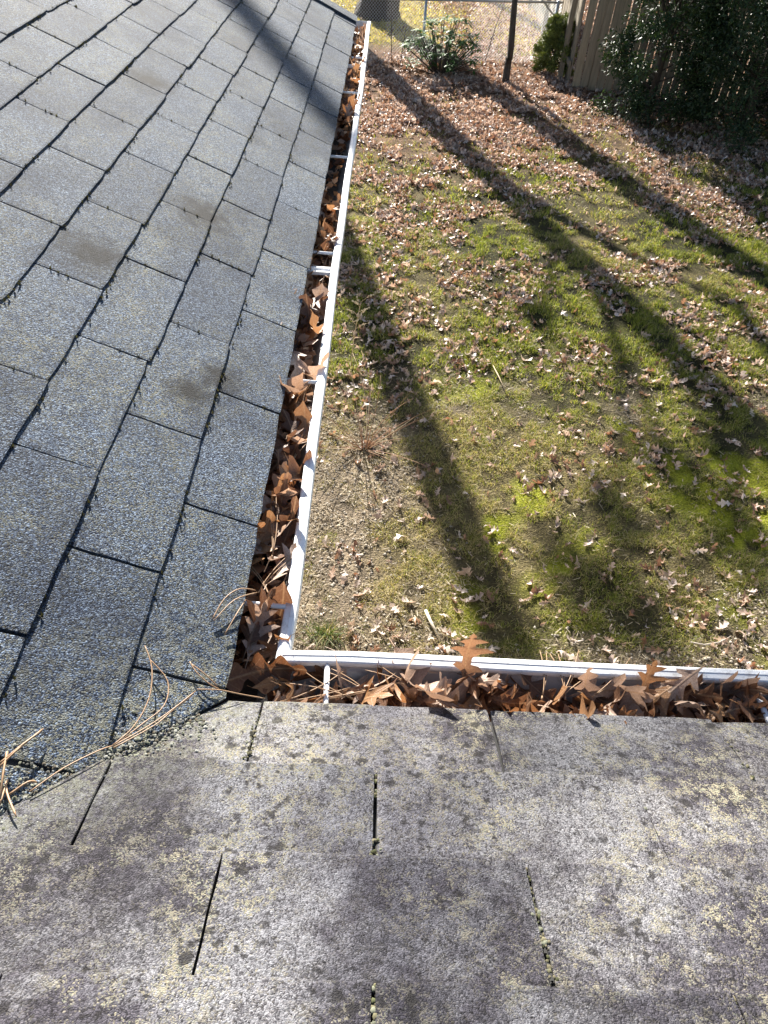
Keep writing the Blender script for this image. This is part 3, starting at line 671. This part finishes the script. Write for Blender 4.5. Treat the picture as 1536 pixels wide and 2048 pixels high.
oct_ = np.array([(1, 0, 0), (0, 1, 0), (-1, 0, 0), (0, -1, 0), (0, 0, .7), (0, 0, -.7)]); of = np.array([(0, 1, 4), (1, 2, 4), (2, 3, 4), (3, 0, 4), (1, 0, 5), (2, 1, 5), (3, 2, 5), (0, 3, 5)])
V = (oct_[None] * rng.uniform(.6, 1.3, (k, 6, 1)) * rng.uniform(.003, .016, (k, 1, 1)) + np.stack([x, y, GZ + hgt(x, y) + .003], -1)[:, None]).reshape(-1, 3)
F = (np.arange(k)[:, None, None] * 6 + of[None]).reshape(-1, 3)
gr = link('gravel', npmesh('gravel', V, F, MSTONE)); tag(gr, 'small stones washed out along the drip line of the roof', 'gravel', kind='stuff')

# ------------------------------------------------------------------ fallen leaves on the lawn
CLUMPS = []
for px_, py_, r2_, am_ in ((1380, 1190, .10, 170), (1100, 1225, .05, 150), (1270, 905, .05, 110), (1480, 1010, .06, 130), (930, 1225, .03, 110), (1230, 1120, .05, 90), (700, 1120, .03, 90), (1150, 700, .08, 90)):
    p_ = unz(px_, py_, GZ); CLUMPS.append((p_.x, p_.y, r2_, am_))
def density(x, y):                            # leaves per square metre
    li, ba, mo, st, fa = masks(x, y)
    d = 32 + 115 * sstep(3.0, 6.5, y) + 190 * sstep(6, 9.5, y) * sstep(.35, .6, fbm(x, y, .8, 81)) + 300 * li
    clump = sstep(.55, .72, fbm(x, y, 1.3, 91)); d = d * (.10 + 2.6 * sstep(.36, .72, fbm(x, y, 2.6, 95))) + 130 * clump * sstep(7, 2.5, y) * sstep(1.0, 2.0, x)
    d = d + 90 * np.exp(-((x - .22) ** 2 + (y - 3.75) ** 2) / .05) * 3
    for cx_, cy_, rr_, am in CLUMPS: d = d + am * np.exp(-((x - cx_) ** 2 + (y - cy_) ** 2) / rr_)
    d = np.where(y > 16, 210 * (sstep(.6, 2.2, x + 1.2 * (fbm(x, y, .6, 99) - .5)) * .93 + .07), d)
    return d
LX, LY = [], []
for (n, x0, x1, y0, y1) in ((18000, -2.0, 4.2, 1.4, 5), (48000, -1.8, 7.2, 5, 9.5), (60000, -1.2, 9.5, 9.5, 16), (34000, -2.5, 8, 16, 27)):
    x, y = scatter(n, x0, x1, y0, y1); cell = (x1 - x0) * (y1 - y0) / n
    ok = inview(x, y) & (rng.random(n) < density(x, y) * cell); LX.append(x[ok]); LY.append(y[ok])
LX = np.concatenate(LX); LY = np.concatenate(LY); dist = np.hypot(LX - CAM.x, LY - CAM.y); order = np.argsort(dist); LX, LY, dist = LX[order], LY[order], dist[order]
pal = np.array([(.64, .53, .46), (.72, .62, .55), (.54, .42, .35), (.38, .24, .16), (.30, .17, .11), (.46, .32, .23), (.80, .72, .67)]); pw = np.array([.19, .13, .19, .14, .12, .15, .08])
VIEW = []
lawn_pal = [[leaf_mesh('sharp' if i % 3 else 'round', 1, *p, i + 40, mt) for i, p in enumerate([(.35, .3, .3), (.6, -.4, .5), (-.5, .35, -.6), (.2, .15, .2), (.7, .4, .8)])] for mt in (MLP, MLR)]
q = random.Random(77); nob = 0; used = np.zeros(len(LX), bool)
for i in range(len(LX)):
    if nob >= 85: break
    pale = q.random() < .55; x, y = LX[i], LY[i]; s = q.uniform(.06, .13)
    o = link('oak_leaf', lawn_pal[0 if pale else 1][q.randint(0, 4)]); o.scale = (s,) * 3; o.location = (x, y, GZ + float(hgt(x, y)) + .022)
    o.rotation_euler = (q.gauss(0, .35) + (math.pi if q.random() < .3 else 0), q.gauss(0, .35), q.uniform(0, 6.28))
    tag(o, 'pale tan oak leaf lying on the short grass of the lawn' if pale else 'russet brown oak leaf lying on the short grass of the lawn', 'leaf', 'pale leaves on the lawn' if pale else 'russet leaves on the lawn')
    used[i] = True; nob += 1
X2, Y2 = LX[~used], LY[~used]; n = len(X2)
tmpl = []
for i, p in enumerate([(.35, .3, .3), (.7, -.4, .5), (-.5, .35, -.6), (.9, .5, .8), (.2, .5, -.9)]):
    v_, f_, _ = leaf_arrays(SIMPLE, 1, *p, i, False); tmpl.append(np.array(v_))
TF = np.array(f_); kind = rng.integers(0, 5, n); T = np.stack(tmpl)[kind]
sz = .045 + .085 * rng.random(n) ** 1.5
ax, ay, az = rng.normal(0, .5, n), rng.normal(0, .5, n), rng.uniform(0, 2 * np.pi, n)
def rotm(ax, ay, az):
    cx, sx, cy, sy, cz, sz_ = np.cos(ax), np.sin(ax), np.cos(ay), np.sin(ay), np.cos(az), np.sin(az)
    o1, z0 = np.ones_like(ax), np.zeros_like(ax)
    Rx = np.stack([o1, z0, z0, z0, cx, -sx, z0, sx, cx], -1).reshape(-1, 3, 3); Ry = np.stack([cy, z0, sy, z0, o1, z0, -sy, z0, cy], -1).reshape(-1, 3, 3)
    Rz = np.stack([cz, -sz_, z0, sz_, cz, z0, z0, z0, o1], -1).reshape(-1, 3, 3); return Rz @ Ry @ Rx
T = np.einsum('nij,nkj->nki', rotm(ax, ay, az), T) * sz[:, None, None] + np.stack([X2, Y2, GZ + hgt(X2, Y2) + .02 + rng.uniform(0, .03, n) * (Y2 > 9)], -1)[:, None]
F = (np.arange(n)[:, None, None] * T.shape[1] + TF[None]).reshape(-1, 3)
cc = pal[rng.choice(len(pal), n, p=pw)] * rng.uniform(.75, 1.15, (n, 1))
litter = link('leaf_litter', npmesh('leaf_litter', T.reshape(-1, 3), F, MLS, np.repeat(cc, T.shape[1], 0))); tag(litter, 'fallen oak leaves strewn over the lawn and thick by the fences', 'leaf litter', kind='stuff')

# ------------------------------------------------------------------ weeds, tuft and sticks on the lawn
def gpos(px, py): p = unz(px, py, GZ); return Vector((p.x, p.y, GZ + float(hgt(p.x, p.y))))
MRED = simple('reddish_stalk', (.27, .155, .09), .8, .3, 40)
p0 = gpos(728, 893); q = random.Random(3)
wd_ = tag(empty('dry_weed', p0), 'clump of dry bare weed stalks splayed over a little leaf pile by the gutter', 'weed')
for i in range(34):
    a = q.uniform(0, 6.28); L = q.uniform(.25, .8); tl = q.uniform(.5, 1.35); pts = []; P_ = Vector((math.cos(a) * .03, math.sin(a) * .03, -.01))
    for j in range(8):
        pts.append(P_.copy()); e = tl * (1 - .45 * j / 7) if i % 3 else tl * .6
        P_ = P_ + Vector((math.cos(a + .1 * j * (i % 2)) * math.cos(e), math.sin(a) * math.cos(e), math.sin(e))) * L / 7
    m = MB(); m.tube(pts, [.0035 - .0003 * j for j in range(8)], 5); m.build('stalk', MRED if i % 3 else MTWIG, wd_, True)
p1 = gpos(702, 735)
fl = tag(empty('seed_head_weed', p1), 'tall dry flower stalk with branching pale seed head beside the gutter', 'weed')
m = MB(); stem = [Vector((.02 * j / 5 + .05 * (j / 5) ** 2, .05 * j / 5, .62 * j / 5 - .01)) for j in range(6)]; m.tube(stem, [.004, .0037, .0034, .003, .0027, .002], 6); m.build('stalk', MTWIG, fl, True)
MSEED = simple('pale_seed_fluff', (.62, .52, .36), .9, .3, 60)
for i in range(9):
    t = .55 + .45 * i / 8; b = stem[3].lerp(stem[5], (t - .55) / .45); a = i * 2.4; L = q.uniform(.09, .17)
    e = b + Vector((math.cos(a) * L, math.sin(a) * L * .7, L * .55)); m = MB(); m.tube([b, b.lerp(e, .5) + Vector((0, 0, .01)), e], [.002, .0016, .001], 5); br = m.build('branch', MTWIG, fl, True)
    m = MB()
    for j in range(16):
        c0 = b.lerp(e, q.uniform(.35, 1.05)) + Vector((q.gauss(0, .006), q.gauss(0, .006), q.uniform(0, .014))); s = q.uniform(.004, .008)
        m.add([c0 + Vector(v) * s for v in ((1, 0, 0), (0, 1, 0), (-1, 0, 0), (0, -1, 0), (0, 0, 1), (0, 0, -1))], [(0, 1, 4), (1, 2, 4), (2, 3, 4), (3, 0, 4), (1, 0, 5), (2, 1, 5), (3, 2, 5), (0, 3, 5)])
    m.build('seed_fluff', MSEED, br)
p2 = gpos(655, 1275); n = 420; r_ = np.abs(rng.normal(0, .045, n)); a = rng.uniform(0, 6.28, n); g = rng.random((n, 1))
v, f, cc = blades(p2.x + 1.5 * r_ * np.cos(a), p2.y + .9 * r_ * np.sin(a), rng.uniform(.04, .17, n), np.full(n, .0045), np.where(rng.random((n, 1)) < .35, np.array([.40, .33, .17]) * (.6 + .6 * g), np.array([.05, .085, .02]) * (1 - g) + np.array([.15, .19, .05]) * g), rng.uniform(.4, 1.4, n))
v = v - np.array(p2); o = link('grass_tuft', npmesh('grass_tuft', v, f, MGRASS, cc)); o.location = p2; tag(o, 'dark green grass tuft on bare ground below the gutter corner', 'grass tuft')
def stick(pxs, r0, label, mat):
    P_ = [gpos(*p) + Vector((0, 0, .03)) for p in pxs]; b = P_[0].copy(); m = MB(); m.tube([p - b for p in P_], [r0] * (len(P_) - 1) + [r0 * .4], 7); o = m.build('stick', mat, None, True); o.location = b; return tag(o, label, 'stick')
stick([(1378, 1290), (1405, 1295), (1435, 1290), (1458, 1278)], .005, 'thin grey fallen stick curving over the mossy grass', simple('grey_stick', (.36, .31, .26), .8))
stick([(850, 1228), (862, 1255), (876, 1278)], .010, 'short pale bleached stick on the bare ground', simple('bleached_stick', (.56, .48, .36), .8))
stick([(985, 735), (998, 760), (1010, 790)], .005, 'pale straw-like stick on the grass', MTWIG)

# ------------------------------------------------------------------ fences
G0 = GZ + .0
cl = tag(empty('chain_link_fence', (1.2, 15.65, GZ)), 'low galvanised chain link fence behind the glossy shrub', 'fence')
A0 = Vector((-2.2, 14.85, GZ)); A1 = Vector((3.5, 16.2, GZ)); RH = 1.02
def cpart(m, nm, mat=MGALV, sm=True): o = m.build(nm, mat, None, sm); o.parent = cl; o.location = -cl.location; return o
for t in (.08, .535, .985):
    b = A0.lerp(A1, t); m = MB(); m.tube([b - Vector((0, 0, .1)), b + Vector((0, 0, RH + .03))], .026 if t < .9 else .034, 10); cpart(m, 'post')
m = MB(); m.tube([A0 + Vector((0, 0, RH)), A1 + Vector((0, 0, RH))], .019, 8); cpart(m, 'top_rail')
b = A0.lerp(A1, .985); m = MB(); m.tube([b + Vector((0, 0, RH - .25)), b + Vector((-.55, -.12, RH + .22))], .017, 8); cpart(m, 'brace')
m = MB(); L = (A1 - A0).length; ux = (A1 - A0) / L; stp = .057; N = int((L + RH) / stp)
for sgn in (1, -1):
    for i in range(N):
        s0 = i * stp - RH; pa, pb = (s0, 0), (s0 + RH, RH)
        if pa[0] < 0: pa = (0, -s0)
        if pb[0] > L: pb = (L, L - s0)
        if pb[0] - pa[0] < .02: continue
        if sgn < 0: pa, pb = (L - pa[0], pa[1]), (L - pb[0], pb[1])
        off_ = Vector((ux.y, -ux.x, 0)) * .004 * sgn
        m.tube([A0 + ux * pa[0] + Vector((0, 0, pa[1])) + off_, A0 + ux * pb[0] + Vector((0, 0, pb[1])) + off_], .0022, 3, False)
o = cpart(m, 'wire_mesh', MGALV, False); o['kind'] = 'stuff'

wf = tag(empty('board_fence', (4.2, 13.9, GZ)), 'tall weathered board fence with light slits between its boards', 'fence')
wf2 = tag(empty('board_fence', (3.75, 19, GZ)), 'sunlit board fence running away beyond the chain link fence', 'fence')
def board_run(root, a, b, h, seed, wd=.135, gap=.012):
    q = random.Random(seed); L = (b - a).length; u = (b - a) / L; nrm = Vector((u.y, -u.x, 0)); n = int(L / (wd + gap)); me_ = []
    for j in range(3):
        t = .010; m = MB(); w2 = wd / 2
        pts = [(-w2, 0), (w2, 0), (w2, h - .05), (w2 * .5, h + .0), (-w2 * .5, h), (-w2, h - .05)]
        v = [(x, -t, z) for x, z in pts] + [(x, t, z) for x, z in pts]; k = 6
        me_.append(mesh('board', v, [tuple(range(k)), tuple(range(2 * k - 1, k - 1, -1))] + [(i, k + i, k + (i + 1) % k, (i + 1) % k) for i in range(k)], MSLAT))
    ang = math.atan2(u.y, u.x)
    for i in range(n):
        p = a + u * ((i + .5) * (wd + gap)); o = link('board', me_[i % 3], root); o.location = p - root.location + Vector((0, 0, q.uniform(-.02, .01)))
        o.rotation_euler = (q.gauss(0, .006), q.gauss(0, .006), ang + q.gauss(0, .02))
    for z in (.35, h - .35):
        m = MB(); c = [a - nrm * .05 + Vector((0, 0, z - .04)), b - nrm * .05 + Vector((0, 0, z - .04))]
        th = nrm * .019; v = []
        for p in c: v += [p - th, p + th, p + th + Vector((0, 0, .085)), p - th + Vector((0, 0, .085))]
        m.add(v, [(0, 1, 2, 3), (7, 6, 5, 4), (0, 4, 5, 1), (1, 5, 6, 2), (2, 6, 7, 3), (3, 7, 4, 0)])
        o = m.build('rail', MSLAT, root); o.location = -root.location
    for t in np.linspace(.04, .99, max(2, int(L / 2.4))):
        p = a.lerp(b, float(t)) - nrm * .12; m = MB(); m.box(p.x - .045, p.x + .045, p.y - .045, p.y + .045, GZ - .2, GZ + h - .1); o = m.build('post', MSLAT, root); o.location = -root.location
board_run(wf, Vector((3.60, 14.45, GZ)), Vector((10.6, 13.55, GZ)), 1.83, 4)
board_run(wf2, Vector((3.58, 14.62, GZ)), Vector((4.0, 25, GZ)), 1.83, 9)

# ------------------------------------------------------------------ trees and shrubs
def limb(m, p, d, L, r, depth, q, wig=.18, n=6):
    pts = [p.copy()]; rad = [r]; d = d.normalized()
    for i in range(n):
        d = (d + Vector((q.gauss(0, wig), q.gauss(0, wig), q.gauss(0, wig * .6) + .03))).normalized()
        pts.append(pts[-1] + d * L / n); rad.append(r * (1 - .72 * (i + 1) / n))
    m.tube(pts, rad, 6 if r > .02 else 4)
    if depth > 0:
        for i in range(2, n + 1):
            for _ in range(1 if depth > 1 else 2):
                a = q.uniform(0, 6.28); sd = Vector((math.cos(a), math.sin(a), q.uniform(.1, .6)))
                limb(m, pts[i], (d * .8 + sd), L * q.uniform(.4, .6), max(.004, rad[i] * .6), depth - 1, q, wig * 1.2, 5)
def trunk_tree(name, base, lean, H, r0, label, seed, ncrown=7, extra=None, flare=1.5, group=None, crook=.02, minh=.6, spread=1.0):
    q = random.Random(seed); root = tag(empty(name, base), label, 'tree', group); pts, rad = [], []; N = 18
    for i in range(N + 1):
        t = i / N; z = -.15 + (H + .15) * t
        wob = Vector((math.sin(t * 7 + seed) * crook * H * t ** .5 * (1 - t * .3), math.cos(t * 6 + seed * 2) * crook * H * t ** .5, 0)) * .6
        pts.append(Vector((lean[0] * z, lean[1] * z, z)) + wob); rad.append(r0 * (1 - .6 * t) * (1 + (flare - 1) * math.exp(-max(z, 0) / (r0 * 2.2))))
    # root flare needs closer rings
    fine = [Vector((lean[0] * z, lean[1] * z, z)) for z in (-.15, 0, .1, .22, .4)]; pts = fine + pts[2:]; rad = [r0 * (1 + (flare - 1) * math.exp(-max(z, 0) / (r0 * 1.6))) for z in (-.15, 0, .1, .22, .4)] + rad[2:]
    m = MB(); m.tube(pts, rad, 12)
    for i in range(len(m.v)):
        x, y, z = m.v[i]; k = 1 + .06 * math.sin(i * 12.9898) 
        m.v[i] = (x + .05 * r0 * math.sin(i * 78.2), y + .05 * r0 * math.sin(i * 37.7), z)
    m.build('trunk', MBARK, root, True)
    m = MB()
    for i in range(ncrown):
        t = minh + (1 - minh) * (i + .5) / ncrown; j = min(len(pts) - 2, int(t * (len(pts) - 1))); a = i * 2.4 + seed
        limb(m, pts[j], Vector((math.cos(a), math.sin(a), .55)), H * .22 * spread * q.uniform(.7, 1.2), rad[j] * .5, 2, q)
    if extra:
        for (pa, pb, pc, r1) in extra:
            a, b, c = [Vector(x) - Vector(base) for x in (pa, pb, pc)]; m.tube([a, a.lerp(b, .5) + Vector((0, 0, .05)), b, b.lerp(c, .5), c], [r1, r1 * .95, r1 * .9, r1 * .75, r1 * .5], 8)
    m.build('crown', MBARK, root, True); return root
grp = 'tall bare trees beyond the fences'
def shadow_to(q_, D): return tuple(Vector(q_) + SUN * D)
J = (-3.68, 18.0, 9.3)
def over(px, py, y): p = gpos(px, py); return tuple(p + SUN * ((y - p.y) / SUN.y))      # point at depth y whose shadow falls on that spot of the lawn
def on2(z): return (-1.75 + .073 * (z - GZ), 20.2, z)
TUFT = [(1165, 1180, .26), (1290, 1262, .24), (1340, 930, .26), (1490, 1090, .28), (1450, 900, .2), (1240, 1040, .15), (1080, 640, .15)]
TP = [Vector(over(px, py, 20.2 + .5 * math.sin(i * 2.1))) for i, (px, py, _) in enumerate(TUFT)]
LIMBS = [(on2(3.2), over(1480, 620, 20.9), over(1600, 800, 21.6), .10)]  # unseen limbs, added to shade the lawn and carry the tufts
for i, p in enumerate(TP):
    z0 = max(2.5, p.z - 1.2 - .3 * (i % 3)); a = Vector(on2(z0)); LIMBS.append((tuple(a), tuple(a.lerp(p, .6) + Vector((0, 0, .12))), tuple(p), .045))
trunk_tree('bare_tree', (-2.89, 18.0, GZ), (-.066, 0), 14.5, .28, 'tall bare tree whose trunk shadow falls on the lawn nearest the long gutter', 1, 5, [(J, shadow_to((-.489, 3.17, .218), 19.9), shadow_to((-1.0, 3.86, .45), 21.5), .125)], group=grp, minh=.86, crook=.006, spread=.6)
pine = trunk_tree('pine_tree', (-1.75, 20.2, GZ), (.073, 0), 15.5, .30, 'tall sparse pine whose trunk shadow runs over the middle of the lawn', 2, 6, LIMBS, group=grp, minh=.5, crook=.008, spread=.9)
p3 = gpos(757, 32)
trunk_tree('bare_tree', (p3.x - .02, p3.y, GZ), (.16, 0), 14, .33, 'thick bare tree standing beyond the chain link fence with flared foot', 3, 7, group=grp, minh=.6, crook=.006, flare=1.7)
trunk_tree('bare_tree', (1.2, 27.5, GZ), (.02, 0), 14, .2, 'bare tree standing far beyond the chain link fence', 5, 8, group=grp, minh=.45, crook=.01)
p4 = gpos(1011, 165)
trunk_tree('crooked_tree', (p4.x, p4.y, GZ), (-.02, .03), 4.6, .062, 'slim crooked tree trunk standing between glossy shrub and small cedar', 8, 6, crook=.028, flare=1.25, minh=.55)

def foliage(npts, centers, radii, size, asp, cols, seed, outward=.6, droop=-.2):
    g = np.random.default_rng(seed); k = len(centers); ci = g.integers(0, k, npts)
    d = g.normal(0, 1, (npts, 3)); d /= np.linalg.norm(d, axis=1)[:, None]
    p = centers[ci] + d * radii[ci][:, None] * g.random((npts, 1)) ** .45
    ax = d * outward + g.normal(0, .6, (npts, 3)) + np.array([0, 0, droop]); ax /= np.linalg.norm(ax, axis=1)[:, None]
    sd = np.cross(ax, g.normal(0, 1, (npts, 3))); sd /= np.linalg.norm(sd, axis=1)[:, None]
    L = size * g.uniform(.6, 1.4, (npts, 1)); W = L * asp
    V = np.stack([p, p + ax * L * .5 + sd * W, p + ax * L, p + ax * L * .5 - sd * W], 1).reshape(-1, 3); F = np.arange(npts * 4).reshape(-1, 4)
    t = g.random((npts, 1)); tint = g.random((k, 1))[ci]
    c = np.array(cols[0]) * (1 - t) + np.array(cols[1]) * t; c = c * (.7 + .6 * tint)
    return V, F, np.repeat(c, 4, 0)
def evergreen(name, base, W, D, H, n, label, seed, cols, size=.06, ncl=150, cat='shrub', group=None, taper=1.0, mat=None, asp=.16):
    g = np.random.default_rng(seed); root = tag(empty(name, base), label, cat, group)
    z = g.random(ncl) ** .85; a = g.uniform(0, 2 * np.pi, ncl); r = (1 - z ** 2.2 * taper * .85) * g.uniform(.35, 1, ncl) ** .5 * g.uniform(.8, 1.12, ncl)
    cen = np.stack([np.cos(a) * r * W / 2, np.sin(a) * r * D / 2, .08 + z * H], -1); rad = g.uniform(.10, .24, ncl) * (W + H) / 4
    V, F, c = foliage(n, cen, rad, size, asp, cols, seed); V[:, 2] = np.maximum(V[:, 2], .01)
    link('foliage', npmesh('foliage', V, F, mat or MNEEDLE, c), root)
    m = MB(); q = random.Random(seed)
    m.tube([(0, 0, -.1), (0, 0, H * .4), (.05, 0, H * .8)], [.05 * W / 1.5, .04 * W / 1.5, .012], 8)
    for i in range(0, ncl, 3): m.tube([(0, 0, max(.05, cen[i][2] * .6)), Vector(cen[i]) * .6 + Vector((0, 0, cen[i][2] * .3)), cen[i]], [.014, .01, .005], 5)
    m.build('stem', MBARK, root, True); return root
fv = foliage(1300, np.array([np.array(p) - np.array((-1.75, 20.2, GZ)) for p in TP]), np.array([t[2] * .62 for t in TUFT]), .17, .10, ((.03, .06, .02), (.07, .11, .035)), 3)
link('shade_needle_tufts', npmesh('shade_needle_tufts', fv[0], fv[1], MNEEDLE, fv[2]), pine)  # tufts added out of view for the dappled shade they cast
YC = ((.012, .026, .011), (.042, .075, .026)); gy = 'dark evergreens against the board fence'
evergreen('yew_shrub', (4.62, 12.9, GZ), 1.9, 1.5, 2.9, 36000, 'dark evergreen overhanging the bare end of the board fence', 31, YC, .065, 130, group=gy, taper=.3)
evergreen('yew_shrub', (6.0, 12.2, GZ), 2.5, 2.2, 3.3, 42000, 'large dark evergreen filling the middle of the board fence', 32, YC, .065, 190, group=gy, taper=.4)
evergreen('yew_shrub', (7.7, 12.5, GZ), 2.4, 2.0, 3.2, 34000, 'broad dark evergreen standing next along the board fence', 33, YC, .07, 170, group=gy, taper=.4)
evergreen('yew_shrub', (9.5, 12.7, GZ), 2.4, 2.0, 3.0, 22000, 'dark evergreen at the far end of the board fence', 34, YC, .08, 130, group=gy, taper=.4)
pc = gpos(1102, 150)
evergreen('small_cedar', (pc.x + .02, pc.y, GZ), .80, .75, .86, 17000, 'small upright cedar at the end of the board fence', 35, ((.07, .095, .022), (.20, .23, .06)), .055, 90, cat='cedar', taper=.75)
# glossy broad leaved shrub
pb_ = gpos(880, 148); root = tag(empty('rhododendron', pb_), 'glossy broad-leaved green shrub in front of the chain link fence', 'shrub'); q = random.Random(12)
m = MB(); V, F, C_ = [], [], []
for i in range(120):
    a = q.uniform(0, 6.28); r = .72 * q.random() ** .5; z = .14 + .88 * q.random() * (1 - .5 * (r / .72) ** 2); tip = Vector((math.cos(a) * r, math.sin(a) * r * .6, z))
    if i % 2 == 0: m.tube([(math.cos(a) * .05, math.sin(a) * .05, -.03), Vector((tip.x * .5, tip.y * .5, z * .45)), tip], [.013, .009, .005], 5)
    for j in range(9):
        b = j * 2.4 + q.uniform(-.3, .3); e = q.uniform(-.35, .5); L = q.uniform(.10, .16); d = Vector((math.cos(b) * math.cos(e), math.sin(b) * math.cos(e), math.sin(e))); s = d.cross(Vector((0, 0, 1))).normalized() * L * .17; n0 = len(V)
        V += [tip, tip + d * L * .45 + s, tip + d * L * .5 + Vector((0, 0, -.004)), tip + d * L * .45 - s, tip + d * L + Vector((0, 0, -.025))]
        F += [(n0, n0 + 1, n0 + 2), (n0, n0 + 2, n0 + 3), (n0 + 1, n0 + 4, n0 + 2), (n0 + 3, n0 + 2, n0 + 4)]
        g = q.random(); C_ += [(.035 + .07 * g, .095 + .12 * g, .02 + .025 * g)] * 5
link('foliage', npmesh('foliage', np.array(V), np.array(F), MRHODO, np.array(C_)), root); m.build('stem', MBARK, root, True)
# bare saplings
for px, py, H, ln, lab, sd in ((783, 128, 1.0, (-.06, .0), 'thin bare sapling beside the long gutter end', 51), (800, 132, .7, (.1, .0), 'short bare sapling by the glossy shrub', 52), (968, 128, 1.1, (.2, .02), 'whippy bare sapling between glossy shrub and crooked trunk', 53)):
    b = gpos(px, py); r0 = tag(empty('sapling', b), lab, 'sapling'); m = MB(); q = random.Random(sd)
    m.tube([(0, 0, -.03), (ln[0] * H * .4, 0, H * .4), (ln[0] * H * 1.1, 0, H)], [.009, .007, .003], 6); m.build('trunk', MBARK, r0, True); m = MB()
    for i in range(6): limb(m, Vector((ln[0] * H * (.3 + .1 * i), 0, H * (.3 + .1 * i))), Vector((math.cos(i * 2.4), math.sin(i * 2.4), .8)), .3, .004, 0, q)
    m.build('branch', MBARK, r0, True)
print('shingles', nA, nB, 'lawn leaves', len(LX), 'litter', n if False else len(X2), 'grass tris', sum(len(f) for f in BF))
